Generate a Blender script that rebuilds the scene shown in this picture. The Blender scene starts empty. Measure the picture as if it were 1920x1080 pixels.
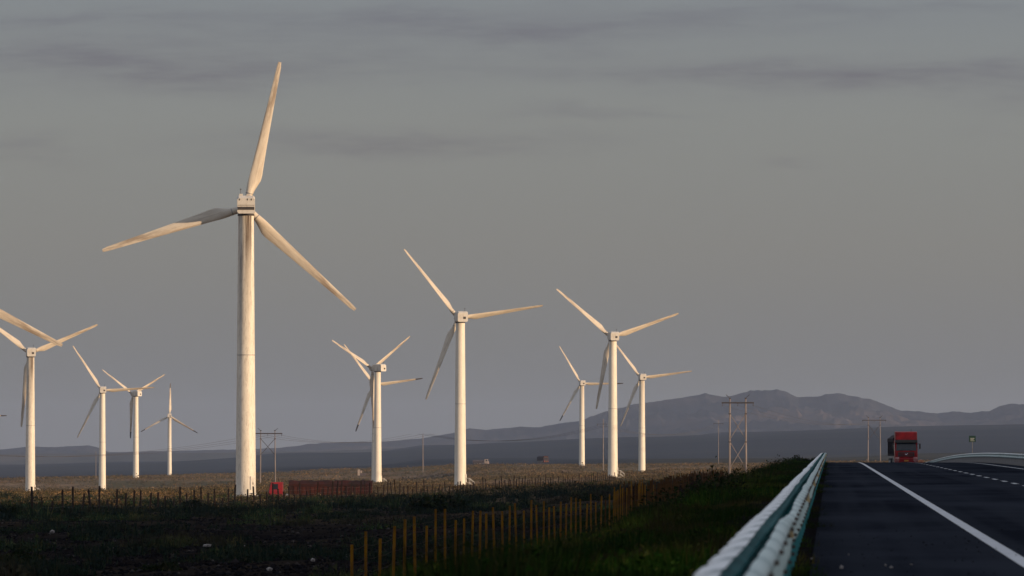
import bpy, math, random
import numpy as np
from mathutils import Vector, Matrix
R = math.radians
random.seed(11)
rng = np.random.default_rng(7)
S = bpy.context.scene
col = S.collection

# ------------------------------------------------------------------ camera
CZ = 10.0                      # height of the camera in the world
LENS = 280.0
F = LENS / 36.0 * 1920.0       # focal length in photo pixels
HY = 868.0                     # level line in the photo
PITCH = math.atan((HY - 540.0) / F)
cd = bpy.data.cameras.new('camera')
cam = bpy.data.objects.new('camera', cd)
col.objects.link(cam)
cam.location = (0, 0, CZ)
cam.rotation_euler = (math.pi / 2 + PITCH, 0, 0)
cd.lens = LENS; cd.sensor_width = 36.0; cd.sensor_fit = 'HORIZONTAL'
cd.clip_start = 0.5; cd.clip_end = 80000
cd.dof.use_dof = True; cd.dof.focus_distance = 1300.0; cd.dof.aperture_fstop = 11.0
S.camera = cam

# ------------------------------------------------------------------ world and sun
SUN_EL, SUN_AZ = R(6.0), R(60.0)          # azimuth measured from straight behind the camera towards the right
sdir = Vector((math.sin(SUN_AZ) * math.cos(SUN_EL), -math.cos(SUN_AZ) * math.cos(SUN_EL), math.sin(SUN_EL)))
W = bpy.data.worlds.new('World'); S.world = W; W.use_nodes = True
nt = W.node_tree; nt.nodes.clear()
def N(t, ty, **kw):
    n = t.nodes.new(ty)
    for k, v in kw.items(): setattr(n, k, v)
    return n
def L(t, a, b): t.links.new(a, b)
def math_(t, op, a, b=None, clamp=False):
    n = N(t, 'ShaderNodeMath', operation=op); n.use_clamp = clamp
    for i, v in enumerate((a, b)):
        if v is None: continue
        if isinstance(v, (int, float)): n.inputs[i].default_value = v
        else: L(t, v, n.inputs[i])
    return n.outputs[0]
def mixc(t, fac, a, b, mode='MIX'):
    n = N(t, 'ShaderNodeMix', data_type='RGBA', blend_type=mode)
    if isinstance(fac, (int, float)): n.inputs[0].default_value = fac
    else: L(t, fac, n.inputs[0])
    for i, v in ((6, a), (7, b)):
        if isinstance(v, (tuple, list)): n.inputs[i].default_value = (*v[:3], 1)
        else: L(t, v, n.inputs[i])
    return n.outputs[2]
def ramp(t, fac, stops):
    n = N(t, 'ShaderNodeValToRGB'); e = n.color_ramp.elements
    while len(e) < len(stops): e.new(0.5)
    for k, (p, c) in enumerate(stops):
        e[k].position = p; e[k].color = (*c, 1) if isinstance(c, (tuple, list)) else (c, c, c, 1)
    L(t, fac, n.inputs[0]); return n.outputs[0]
def noise(t, vec, scale, detail=4, rough=0.5, dims='3D'):
    n = N(t, 'ShaderNodeTexNoise', noise_dimensions=dims)
    n.inputs['Scale'].default_value = scale; n.inputs['Detail'].default_value = detail
    n.inputs['Roughness'].default_value = rough
    if vec is not None: L(t, vec, n.inputs['Vector'])
    return n.outputs['Fac']
def mapping(t, vec, scale=(1, 1, 1), loc=(0, 0, 0)):
    n = N(t, 'ShaderNodeMapping'); n.inputs['Scale'].default_value = scale; n.inputs['Location'].default_value = loc
    L(t, vec, n.inputs['Vector']); return n.outputs[0]

SKY_STRENGTH = 0.1
sky = N(nt, 'ShaderNodeTexSky', sky_type='NISHITA'); sky.sun_disc = False
sky.sun_elevation = SUN_EL
# node: rotation 0 = sun towards +Y, growing clockwise
sky.sun_rotation = math.atan2(sdir.x, sdir.y) % (2 * math.pi)
sky.air_density = 1.0; sky.dust_density = 2.0
tc = N(nt, 'ShaderNodeTexCoord')
sep = N(nt, 'ShaderNodeSeparateXYZ'); L(nt, tc.outputs['Generated'], sep.inputs[0])
el = sep.outputs['Z']
# overcast veil: the brightness of the cloud layer from the horizon to the zenith
veil = ramp(nt, math_(nt, 'MULTIPLY', el, 1.0), [(0.0, (1.86, 1.84, 1.90)), (0.012, (2.02, 2.00, 1.98)),
       (0.026, (2.36, 2.31, 2.15)), (0.042, (2.50, 2.58, 2.48)), (0.058, (2.28, 2.50, 2.68)), (0.10, (2.5, 2.75, 3.0)), (0.3, (3.5, 3.7, 4.2)), (1.0, (4.5, 4.9, 5.7))])
m1 = mapping(nt, tc.outputs['Generated'], (110, 110, 900), (3.1, 0, 1.7))
n1 = noise(nt, m1, 1.0, 5, 0.6)
m2 = mapping(nt, tc.outputs['Generated'], (34, 34, 130), (8.3, 2, 5.2))
n2 = noise(nt, m2, 1.0, 4, 0.55)
warp = math_(nt, 'MULTIPLY', math_(nt, 'SUBTRACT', n2, 0.5), 0.0085)
elw = math_(nt, 'ADD', el, warp); azw = math_(nt, 'ADD', sep.outputs['X'], math_(nt, 'MULTIPLY', warp, 3.0))
tot = None      # cloud banks low in this part of the sky: bearing, height, half width, half thickness, depth
for bx, by, bw, bh, bd in ((200, 118, 520, 34, .95), (850, 48, 620, 30, .75), (1560, 142, 520, 27, 1.0), (740, 268, 300, 24, .75), (20, 288, 130, 20, .4), (60, 42, 220, 14, .5), (1110, 218, 150, 9, .5), (1495, 302, 60, 9, .35), (1500, 25, 600, 14, .35)):
    a = math_(nt, 'POWER', math_(nt, 'ABSOLUTE', math_(nt, 'DIVIDE', math_(nt, 'SUBTRACT', azw, (bx - 960) / F), bw / F)), 2.0)
    b_ = math_(nt, 'POWER', math_(nt, 'ABSOLUTE', math_(nt, 'DIVIDE', math_(nt, 'SUBTRACT', elw, (868 - by) / F), bh / F)), 2.0)
    g_ = math_(nt, 'MULTIPLY', math_(nt, 'EXPONENT', math_(nt, 'MULTIPLY', math_(nt, 'ADD', a, b_), -1.0)), bd)
    tot = g_ if tot is None else math_(nt, 'ADD', tot, g_)
streak = ramp(nt, n1, [(0.30, 0.35), (0.62, 1.0)])
elsewhere = math_(nt, 'MULTIPLY', ramp(nt, n2, [(0.56, 0.0), (0.75, 0.5)]), ramp(nt, el, [(0.03, 0.0), (0.05, 0.5), (0.075, 1.0)]))
cloudmask = math_(nt, 'ADD', math_(nt, 'MULTIPLY', tot, streak, True), elsewhere, True)
veil2 = mixc(nt, cloudmask, veil, mixc(nt, 1.0, veil, (0.71, 0.67, 0.76), 'MULTIPLY'))
allsky = mixc(nt, 0.93, sky.outputs[0], veil2)
bg = N(nt, 'ShaderNodeBackground'); bg.inputs[1].default_value = SKY_STRENGTH
L(nt, allsky, bg.inputs[0])
wo = N(nt, 'ShaderNodeOutputWorld'); L(nt, bg.outputs[0], wo.inputs[0])

sd = bpy.data.lights.new('sun', 'SUN'); sd.energy = 5.0; sd.angle = R(0.5); sd.color = (1.0, 0.71, 0.44)
so = bpy.data.objects.new('sun', sd); col.objects.link(so); so.rotation_euler = sdir.to_track_quat('Z', 'Y').to_euler()
S.view_settings.view_transform = 'Standard'; S.view_settings.look = 'None'
S.view_settings.exposure = 0.0; S.view_settings.gamma = 1.0
S.render.engine = 'CYCLES'
S.cycles.use_denoising = True
S.cycles.max_bounces = 5; S.cycles.volume_bounces = 0
S.cycles.transparent_max_bounces = 8

# ------------------------------------------------------------------ helpers
def elev(y): return math.atan((540.0 - y) / F) + PITCH
def at(x, y, d):
    """world point seen at photo pixel x,y at distance d"""
    return Vector(((x - 960.0) / F * d, d, CZ + d * math.tan(elev(y))))
def tag(o, label=None, cat=None, group=None, kind=None):
    if label: o['label'] = label
    if cat: o['category'] = cat
    if group: o['group'] = group
    if kind: o['kind'] = kind
    return o
def empty(name, loc, label, cat, group=None, rz=0.0):
    o = bpy.data.objects.new(name, None); col.objects.link(o)
    o.location = loc; o.rotation_euler = (0, 0, rz); o.empty_display_size = 1
    return tag(o, label, cat, group)
class MB:
    def __init__(s): s.v = []; s.f = []; s.m = []
    def add(s, vs, fs, mi=0):
        b = len(s.v); s.v += [tuple(p) for p in vs]
        s.f += [tuple(b + i for i in f) for f in fs]; s.m += [mi] * len(fs); return s
    def box(s, c, d, mi=0, rz=0.0, taper=1.0):
        hx, hy, hz = d[0] / 2, d[1] / 2, d[2] / 2; vs = []
        for z in (-1, 1):
            k = taper if z > 0 else 1.0
            for x, y in ((-1, -1), (1, -1), (1, 1), (-1, 1)):
                px, py = x * hx * k, y * hy * k
                vs.append((c[0] + px * math.cos(rz) - py * math.sin(rz), c[1] + px * math.sin(rz) + py * math.cos(rz), c[2] + z * hz))
        return s.add(vs, [(3, 2, 1, 0), (4, 5, 6, 7), (0, 1, 5, 4), (1, 2, 6, 5), (2, 3, 7, 6), (3, 0, 4, 7)], mi)
    def tube(s, pts, rad, n=8, mi=0, caps=True):
        pts = [Vector(p) for p in pts]
        if not isinstance(rad, (list, tuple)): rad = [rad] * len(pts)
        rings = []; vs = []
        for i, p in enumerate(pts):
            a = pts[max(i - 1, 0)]; b = pts[min(i + 1, len(pts) - 1)]
            t = (b - a).normalized()
            ref = Vector((0, 0, 1)) if abs(t.z) < 0.9 else Vector((1, 0, 0))
            e1 = t.cross(ref).normalized(); e2 = t.cross(e1)
            for k in range(n):
                an = 2 * math.pi * k / n
                vs.append(p + (e1 * math.cos(an) + e2 * math.sin(an)) * rad[i])
        fs = []
        for i in range(len(pts) - 1):
            for k in range(n):
                k2 = (k + 1) % n
                fs.append((i * n + k, i * n + k2, (i + 1) * n + k2, (i + 1) * n + k))
        if caps:
            fs.append(tuple(range(n))[::-1]); fs.append(tuple((len(pts) - 1) * n + k for k in range(n)))
        return s.add(vs, fs, mi)
    def prism(s, prof, x0, x1, mi=0, axis='x'):
        """profile of (a,b) pairs extruded along an axis"""
        n = len(prof); vs = []
        for x in (x0, x1):
            for a, b in prof:
                vs.append((x, a, b) if axis == 'x' else (a, x, b) if axis == 'y' else (a, b, x))
        fs = [(i, (i + 1) % n, n + (i + 1) % n, n + i) for i in range(n)]
        fs += [tuple(range(n))[::-1], tuple(range(n, 2 * n))]
        return s.add(vs, fs, mi)
    def build(s, name, mats, parent=None, smooth=False, bevel=0.0):
        me = bpy.data.meshes.new(name); me.from_pydata(s.v, [], s.f); me.validate()
        for m in (mats if isinstance(mats, (list, tuple)) else [mats]): me.materials.append(m)
        if len(me.polygons) == len(s.m): me.polygons.foreach_set('material_index', s.m)
        import bmesh
        bm = bmesh.new(); bm.from_mesh(me); bmesh.ops.recalc_face_normals(bm, faces=bm.faces); bm.to_mesh(me); bm.free()
        o = bpy.data.objects.new(name, me); col.objects.link(o)
        if smooth:
            me.polygons.foreach_set('use_smooth', [True] * len(me.polygons))
            try: me.set_sharp_from_angle(angle=R(40))
            except Exception: pass
        if parent: o.parent = parent
        if bevel > 0:
            b = o.modifiers.new('bevel', 'BEVEL'); b.width = bevel; b.segments = 2; b.limit_method = 'ANGLE'
        return o
def fast_mesh(name, verts, faces, mat, k, smooth=False, parent=None):
    """numpy mesh, all faces with k corners"""
    me = bpy.data.meshes.new(name); nf = len(faces)
    me.vertices.add(len(verts)); me.vertices.foreach_set('co', np.asarray(verts, dtype=np.float32).ravel())
    me.loops.add(nf * k); me.loops.foreach_set('vertex_index', np.asarray(faces, dtype=np.int32).ravel())
    me.polygons.add(nf); me.polygons.foreach_set('loop_start', np.arange(0, nf * k, k, dtype=np.int32))
    me.polygons.foreach_set('loop_total', np.full(nf, k, dtype=np.int32))
    if smooth: me.polygons.foreach_set('use_smooth', np.ones(nf, dtype=bool))
    me.update(calc_edges=True)
    for m in (mat if isinstance(mat, (list, tuple)) else [mat]): me.materials.append(m)
    o = bpy.data.objects.new(name, me); col.objects.link(o)
    if parent: o.parent = parent
    return o

# ------------------------------------------------------------------ materials
def newmat(name, base=(0.5, 0.5, 0.5), rough=0.6, metal=0.0, spec=0.5):
    m = bpy.data.materials.new(name); m.use_nodes = True; t = m.node_tree
    b = t.nodes['Principled BSDF']; b.inputs['Base Color'].default_value = (*base, 1)
    b.inputs['Roughness'].default_value = rough; b.inputs['Metallic'].default_value = metal
    b.inputs['Specular IOR Level'].default_value = spec
    return m, t, b
def varied(name, c1, c2, scale=3.0, rough=0.6, metal=0.0, stretch=(1, 1, 1), lo=0.35, hi=0.65, detail=5, bump=0.0, spec=0.5):
    m, t, b = newmat(name, c1, rough, metal, spec)
    tcn = N(t, 'ShaderNodeTexCoord'); v = mapping(t, tcn.outputs['Object'], stretch)
    n = noise(t, v, scale, detail, 0.6)
    L(t, mixc(t, ramp(t, n, [(lo, 0.0), (hi, 1.0)]), c1, c2), b.inputs['Base Color'])
    if bump > 0:
        bp = N(t, 'ShaderNodeBump'); bp.inputs['Strength'].default_value = bump; bp.inputs['Distance'].default_value = 0.05
        L(t, n, bp.inputs['Height']); L(t, bp.outputs[0], b.inputs['Normal'])
    return m
def patchy_mat(name, stops, dry, scale=(.16, .05, .3), lush=(2.7, 2.75, 1.6), k1=.5):
    m, t, b = newmat(name, (0.1, 0.1, 0.05), 1.0, 0, 0.0)
    g = N(t, 'ShaderNodeNewGeometry')
    c = ramp(t, g.outputs['Random Per Island'], stops)
    n_ = noise(t, mapping(t, g.outputs['Position'], scale), 1, 4, .6)
    c = mixc(t, ramp(t, n_, [(.52, 0.), (.60, .85)]), c, mixc(t, k1, c, dry))
    n2_ = noise(t, mapping(t, g.outputs['Position'], scale, (9, 4, 2)), 1.3, 4, .6)
    c = mixc(t, ramp(t, n2_, [(.50, 0.), (.60, .9)]), c, mixc(t, 1.0, c, lush, 'MULTIPLY'))
    L(t, c, b.inputs['Base Color'])
    return m
def island_mat(name, stops, rough=0.8, trans=0.0):
    m, t, b = newmat(name, (0.1, 0.1, 0.05), rough, 0, 0.0)
    g = N(t, 'ShaderNodeNewGeometry')
    L(t, ramp(t, g.outputs['Random Per Island'], stops), b.inputs['Base Color'])
    return m
def tower_paint(name, stain):
    m, t, b = newmat(name, (0.74, 0.74, 0.73), 0.5, 0, 0.3)
    tcn = N(t, 'ShaderNodeTexCoord'); ob = tcn.outputs['Object']
    g = noise(t, mapping(t, ob, (1.2, 1.2, 0.25)), 1.0, 6, 0.65)
    c = mixc(t, ramp(t, g, [(0.4, 0.0), (0.75, 1.0)]), (0.81, 0.76, 0.67), (0.66, 0.61, 0.52))
    fine = noise(t, mapping(t, ob, (3.0, 3.0, 0.5)), 2.0, 6, 0.75)
    c = mixc(t, ramp(t, fine, [(0.50 if stain > .8 else .56, 0.0), (0.70, 0.8 if stain > .8 else .5)]), c, (0.36, 0.31, 0.26))
    if stain > 0:
        sp = N(t, 'ShaderNodeSeparateXYZ'); L(t, ob, sp.inputs[0])
        hgt = ramp(t, math_(t, 'DIVIDE', sp.outputs['Z'], 40.0), [(0.45, 0.0), (0.78, 0.40), (0.90, 0.85), (0.98, 1.0)])
        st = noise(t, mapping(t, ob, (1.0, 1.0, 0.035), (.4, .9, 0)), 1.0, 4, 0.6)
        k = math_(t, 'MULTIPLY', hgt, ramp(t, st, [(0.40, 0.0), (0.52, 1.0)]), True)
        k = math_(t, 'MULTIPLY', k, stain, True)
        c = mixc(t, k, c, (0.075, 0.042, 0.024))
    L(t, c, b.inputs['Base Color'])
    return m
def blade_paint(name, dirt):
    m, t, b = newmat(name, (0.68, 0.66, 0.62), 0.45, 0, 0.35)
    tcn = N(t, 'ShaderNodeTexCoord'); ob = tcn.outputs['Object']
    sp = N(t, 'ShaderNodeSeparateXYZ'); L(t, ob, sp.inputs[0])
    n_ = noise(t, mapping(t, ob, (2.5, 2.5, 0.16)), 1.0, 5, 0.7)
    n3 = noise(t, mapping(t, ob, (1.6, 1.6, 0.7), (4, 1, 7)), 1.0, 6, 0.7)
    out = ramp(t, math_(t, 'DIVIDE', sp.outputs['Z'], 21.0), [(0.1, 0.15), (0.45, 0.6), (0.95, 1.0)])
    k = math_(t, 'MULTIPLY', ramp(t, n_, [(0.46, 0.0), (0.60, 1.0)]), out, True)
    k = math_(t, 'MULTIPLY', k, dirt, True)
    c = mixc(t, ramp(t, n3, [(0.40, 0.0), (0.70, 0.7)]), (0.66, 0.59, 0.49), (0.56, 0.48, 0.38))
    c = mixc(t, k, c, (0.15, 0.085, 0.045))
    L(t, c, b.inputs['Base Color'])
    return m
M = {}
M['tower'] = tower_paint('tower_paint', 0.0); M['tower_stained'] = tower_paint('tower_paint_stained', 1.0)
M['tower_half'] = tower_paint('tower_paint_soiled', 0.45)
M['blade'] = blade_paint('blade_paint', 0.75); M['blade_far'] = blade_paint('blade_paint_far', 1.0)
M['tip'] = varied('blackened_tip', (0.03, 0.026, 0.024), (0.07, 0.05, 0.04), 1.0)
M['nacelle'] = varied('nacelle_paint', (0.62, 0.59, 0.54), (0.40, 0.34, 0.27), 1.1, 0.5, stretch=(1, 1, .5), lo=.45, hi=.8)
M['vent'] = varied('vent_dark', (0.025, 0.02, 0.02), (0.06, 0.05, 0.045), 3, 0.7)
M['seam'] = varied('seam_grey', (0.30, 0.29, 0.28), (0.42, 0.40, 0.37), 3, 0.6)
M['concrete'] = varied('concrete', (0.34, 0.32, 0.29), (0.22, 0.2, 0.18), 1.3, 0.9)
M['white_metal'] = varied('white_metal', (0.72, 0.71, 0.68), (0.5, 0.46, 0.4), 2, 0.5)
M['steel'] = varied('grey_steel', (0.32, 0.32, 0.33), (0.2, 0.18, 0.17), 2, 0.5, 0.4)
M['conc_pole'] = varied('pole_concrete', (0.26, 0.225, 0.215), (0.17, 0.145, 0.14), 0.6, 0.85, stretch=(2, 2, .3))
M['dark_steel'] = varied('dark_steel', (0.035, 0.032, 0.034), (0.07, 0.055, 0.05), 1.5, 0.6, 0.3)
M['red'] = varied('red_truck_paint', (0.32, 0.004, 0.004), (0.15, 0.004, 0.004), 1.2, 0.35, 0.0, spec=.25)
M['red_dull'] = varied('dull_red_paint', (0.30, 0.009, 0.016), (0.20, 0.009, 0.013), 1.0, 0.5)
M['glass'] = varied('windscreen', (0.015, 0.018, 0.025), (0.03, 0.035, 0.045), 0.5, 0.08)
M['black'] = varied('black_plastic', (0.015, 0.015, 0.016), (0.03, 0.028, 0.027), 2, 0.6)
M['rubber'] = varied('tyre_rubber', (0.018, 0.018, 0.018), (0.04, 0.036, 0.032), 3, 0.85)
M['tarp'] = varied('dark_tarpaulin', (0.022, 0.018, 0.022), (0.05, 0.035, 0.035), 0.8, 0.75, bump=0.4, spec=0.05)
M['rust'] = varied('rusty_trailer_side', (0.10, 0.030, 0.018), (0.04, 0.022, 0.018), 0.9, 0.8, stretch=(1, 1, .4), spec=0.05)
M['rust_top'] = varied('brown_tarpaulin', (0.06, 0.020, 0.016), (0.03, 0.020, 0.018), 0.7, 0.8, bump=0.4, spec=0.05)
M['chrome'] = varied('chrome', (0.75, 0.75, 0.76), (0.6, 0.6, 0.62), 2, 0.18, 0.9)
M['lamp_glass'] = varied('lamp_glass', (0.36, 0.16, 0.15), (0.2, 0.05, 0.05), 3, 0.12)
M['orange'] = varied('orange_plastic', (0.40, 0.14, 0.05), (0.3, 0.1, 0.04), 4, 0.5)
M['plate'] = varied('number_plate', (0.55, 0.24, 0.02), (0.4, 0.16, 0.02), 5, 0.5)
def rail_mat(name, c1, c2, dark, rough, metal, per=4.0):
    m, t, b = newmat(name, c1, rough, metal, .4)
    g = N(t, 'ShaderNodeNewGeometry'); sp = N(t, 'ShaderNodeSeparateXYZ'); L(t, g.outputs['Position'], sp.inputs[0])
    a_ = math.atan((1557.0 - 960.0) / F)
    al = math_(t, 'ADD', math_(t, 'MULTIPLY', sp.outputs['X'], math.sin(a_)), math_(t, 'MULTIPLY', sp.outputs['Y'], math.cos(a_)))
    n_ = noise(t, g.outputs['Position'], 6.0, 5, .65)
    fr_ = math_(t, 'FRACT', math_(t, 'DIVIDE', math_(t, 'ADD', al, math_(t, 'MULTIPLY', n_, .5)), per))
    c = mixc(t, ramp(t, n_, [(.42, 0.), (.68, 1.)]), c1, c2)
    c = mixc(t, ramp(t, noise(t, mapping(t, g.outputs['Position'], (2, .5, 2)), 1.0, 5, .7), [(.5, 0.), (.7, .55)]), c, dark)
    c = mixc(t, ramp(t, fr_, [(0.0, .95), (.10, .75), (.24, 0.), (.5, 0.0), (.82, .15), (1.0, .9)]), c, dark)
    L(t, c, b.inputs['Base Color']); return m
M['rail'] = rail_mat('guardrail_paint', (0.84, 0.85, 0.88), (0.62, 0.66, 0.70), (.12, .17, .19), 
                   .36, .25)
M['rail_front'] = rail_mat('guardrail_front_paint', (0.56, 0.66, 0.65), (0.38, 0.49, 0.48), (.26, .36, .36), .5, .05)
M['rail_side'] = varied('guardrail_green_paint', (0.36, 0.47, 0.44), (0.20, 0.31, 0.29), 6.0, 0.5, 0.1)
M['teal'] = varied('guardrail_teal_paint', (0.02, 0.27, 0.29), (0.02, 0.15, 0.16), 3, 0.7)
M['bolt'] = varied('bolt_dark', (0.035, 0.03, 0.028), (0.09, 0.05, 0.035), 20, 0.6)
M['yellow_post'] = varied('yellow_fence_paint', (0.23, 0.105, 0.008), (0.09, 0.04, 0.009), 0.9, 0.75, lo=.4, hi=.6, spec=0.05)
M['rust_wire'] = varied('rusty_wire', (0.05, 0.022, 0.012), (0.03, 0.016, 0.010), 3, 0.8, spec=0.05)
M['wood_post'] = varied('weathered_post', (0.022, 0.017, 0.015), (0.055, 0.036, 0.026), 0.7, 0.9, spec=0.05)
M['wire'] = varied('dark_wire', (0.04, 0.035, 0.035), (0.07, 0.06, 0.055), 3, 0.6)
M['sign_green'] = varied('sign_green', (0.010, 0.045, 0.028), (0.015, 0.06, 0.035), 3, 0.5)
M['sign_white'] = varied('sign_white', (0.6, 0.62, 0.5), (0.5, 0.5, 0.4), 5, 0.5)
M['stone'] = varied('pale_stone', (0.36, 0.33, 0.32), (0.16, 0.14, 0.13), 6, 0.85, bump=.3, spec=0.05)
M['plaster'] = varied('pale_plaster', (0.40, 0.33, 0.29), (0.3, 0.25, 0.22), 1, 0.85)
M['dark_panel'] = varied('dark_panel', (0.05, 0.04, 0.045), (0.09, 0.07, 0.07), 1, 0.7)
M['red_cloth'] = varied('red_plastic', (0.22, 0.008, 0.012), (0.15, 0.01, 0.012), 6, 0.6)
M['foliage'] = patchy_mat('verge_grass', [(0.0, (0.005, 0.013, 0.003)), (0.45, (0.010, 0.024, 0.005)), (0.8, (0.018, 0.036, 0.007)), (1.0, (0.034, 0.028, 0.010))], (.06, .034, .02))
M['scrub'] = patchy_mat('desert_scrub', [(0.0, (0.016, 0.016, 0.009)), (0.30, (0.065, 0.054, 0.030)), (0.6, (0.150, 0.108, 0.060)), (0.80, (0.040, 0.052, 0.024)), (1.0, (0.27, 0.18, 0.10))], (.06, .045, .025), (.035, .006, .3), (1.5, 1.25, 1.1), .75)
M['bush'] = island_mat('dark_bush', [(0.0, (0.007, 0.013, 0.005)), (0.6, (0.018, 0.027, 0.010)), (1.0, (0.045, 0.035, 0.018))])
M['bush_brown'] = island_mat('brown_bush', [(0.0, (0.018, 0.009, 0.006)), (0.6, (0.040, 0.018, 0.010)), (1.0, (0.03, 0.025, 0.012))])
M['field_tuft'] = patchy_mat('blue_green_weed', [(0.0, (0.007, 0.014, 0.010)), (0.6, (0.018, 0.030, 0.020)), (1.0, (0.04, 0.036, 0.02))], (.05, .032, .02), (.05, .015, .3))
M['pebble'] = island_mat('dark_gravel', [(0.0, (0.004, 0.004, 0.005)), (0.8, (0.012, 0.010, 0.011)), (0.95, (0.032, 0.027, 0.027)), (1.0, (0.075, 0.065, 0.06))])
M['twig'] = varied('stem_bark', (0.06, 0.04, 0.025), (0.1, 0.07, 0.04), 6, 0.9)

# ------------------------------------------------------------------ terrain function
RA = math.atan((1557.0 - 960.0) / F)              # bearing of the road
rs, rc = math.sin(RA), math.cos(RA)
def road_xy(l, s): return l * rc + s * rs, -l * rs + s * rc
HCAM = 1.255
CP = []
def cp(x, d, z=None, y=None):
    if z is None: z = -(y - HY) / F * d
    CP.append(((x - 960.0) / F, math.log(d), z))
for x, d, z in ((-200, 60, -3.3), (960, 60, -3.3), (2000, 60, -3.0), (-200, 240, -3.4), (0, 260, -3.5), (600, 240, -3.45), (960, 240, -3.45),
                (986, 300, -3.55), (1053, 345, -3.45), (0, 450, -3.9), (500, 450, -3.7), (950, 450, -3.4), (1200, 470, -2.9),
                (1300, 650, -2.75), (1340, 800, -2.6), (58, 700, -4.6), (360, 830, -4.9), (700, 1055, -4.75), (820, 700, -3.9),
                (1100, 1540, -4.5), (600, 1200, -5.5), (500, 1200, -5.5), (1200, 900, -3.2), (1250, 900, -2.6), (1320, 1100, -2.9),
                (1500, 1500, -2.6), (1700, 1500, -2.6), (1900, 1500, -2.6), (2100, 700, -1.6), (1400, 2100, -3.2), (1560, 2500, -2.2), (1900, 2600, -2.4)):
    cp(x, d, z)
TURB = [  # px x of base, y of base, px per metre, hub y, yaw, angles, paint, dark tips
    (461, 932, 13.4, 388, 2), (863, 912, 7.85, 596, 12), (1149, 895, 6.55, 632, 11), (1203.5, 893, 4.72, 708, 10),
    (1091, 874, 3.86, 719, 10), (57, 928, 6.62, 662, 9), (192, 922, 4.75, 732, 9), (255, 897, 3.95, 739, 38),
    (318, 893, 2.92, 780, 2), (708, 908, 5.42, 691, 43), (703, 902, 4.5, 721, 12)]
for x, y, k, hy, yw in TURB: cp(x, F / k, y=y)
for x, d, y in ((0, 5200, 904), (-300, 5200, 906), (300, 5500, 893.5), (500, 4300, 890), (700, 4600, 881), (900, 4500, 873.5), (1000, 3500, 880), (1200, 4100, 872.5),
                (1300, 3000, 882), (1000, 4200, 872.5), (1200, 3300, 886),
                (1400, 4200, 871), (1540, 4300, 869), (1800, 4200, 866), (2100, 4200, 862), (1620, 3500, 868),
                (0, 8000, 897), (300, 8000, 889), (600, 8000, 876), (900, 8000, 862), (1400, 7000, 860), (1900, 7000, 850), (2200, 7000, 848),
                (0, 12500, 873), (300, 12500, 868), (600, 12500, 852), (900, 13000, 836), (1200, 13000, 825), (1400, 13500, 814), (1650, 13500, 810), (1920, 13500, 806), (2200, 13500, 804), (-300, 12500, 874)):
    cp(x, d, y=y)
CPA = np.array(CP)
def vnoise(x, y, seed=0):
    xi = np.floor(x); yi = np.floor(y); fx = x - xi; fy = y - yi
    fx = fx * fx * (3 - 2 * fx); fy = fy * fy * (3 - 2 * fy)
    def h(a, b):
        v = np.sin(a * 127.1 + b * 311.7 + seed * 74.7) * 43758.5453
        return v - np.floor(v)
    return (h(xi, yi) * (1 - fx) + h(xi + 1, yi) * fx) * (1 - fy) + (h(xi, yi + 1) * (1 - fx) + h(xi + 1, yi + 1) * fx) * fy
def fbm(x, y, o=4, seed=0):
    r = 0; a = 0.5
    for k in range(o):
        r = r + a * (vnoise(x * 2 ** k, y * 2 ** k, seed + k) - 0.5); a *= 0.5
    return r
def sstep(a, b, x):
    t = np.clip((x - a) / (b - a), 0, 1); return t * t * (3 - 2 * t)
def natural(X, Y):
    X = np.asarray(X, float); Y = np.asarray(Y, float)
    Yc = np.clip(Y, 60, 14000); u = np.clip(X / Yc, -0.1, 0.1); v = np.log(Yc)
    num = 0; den = 0
    for ui, vi, zi in CPA:
        w = 1.0 / ((((u - ui) * F / 260.0) ** 2 + ((v - vi) / 0.16) ** 2) + 0.01) ** 2
        num = num + w * zi; den = den + w
    z = num / den
    z = z + fbm(X / 38, Y / 60, 3, 3) * 0.55 * sstep(80, 300, Y) * (1 - sstep(3000, 5000, Y)) + fbm(X / 300, Y / 300, 4, 9) * sstep(6000, 9000, Y) * 9
    return z
def road_z_line(s):
    s = np.asarray(s, float); sc = np.clip(s, -400, None)
    lin = -HCAM + sc * (36.0 / F)
    k = 8.9e-6
    a = np.clip(sc - 470, 0, 316)
    z = lin - k * a * a - 2 * k * 316 * np.clip(sc - 786, 0, None)
    return z
def road_z(s, l=6.0):
    s = np.asarray(s, float)
    X, Y = road_xy(l, s)
    w = sstep(1100, 2000, s)
    z = road_z_line(np.minimum(s, 2000))
    if np.any(w > 0): z = z * (1 - w) + natural(X, Y) * w
    return z
def ground(X, Y):
    X = np.asarray(X, float); Y = np.asarray(Y, float)
    s = X * rs + Y * rc; l = X * rc - Y * rs
    zn = natural(X, Y)
    w = sstep(-9.5, -1.5, l) * (1 - sstep(24.5, 33, l))
    w = w * (1 - sstep(1700, 2300, s))
    zr = road_z(s) - 0.06
    wig = fbm(X / 2.2, Y / 3.0, 3, 5) * 0.22 * (sstep(-2.2, -4.0, l) + 0) * (1 - sstep(60, 120, -l))
    return zn * (1 - w) + zr * w + wig * 1.0
def gz(x, y): return float(ground(np.array([x]), np.array([y]))[0]) + CZ

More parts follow.
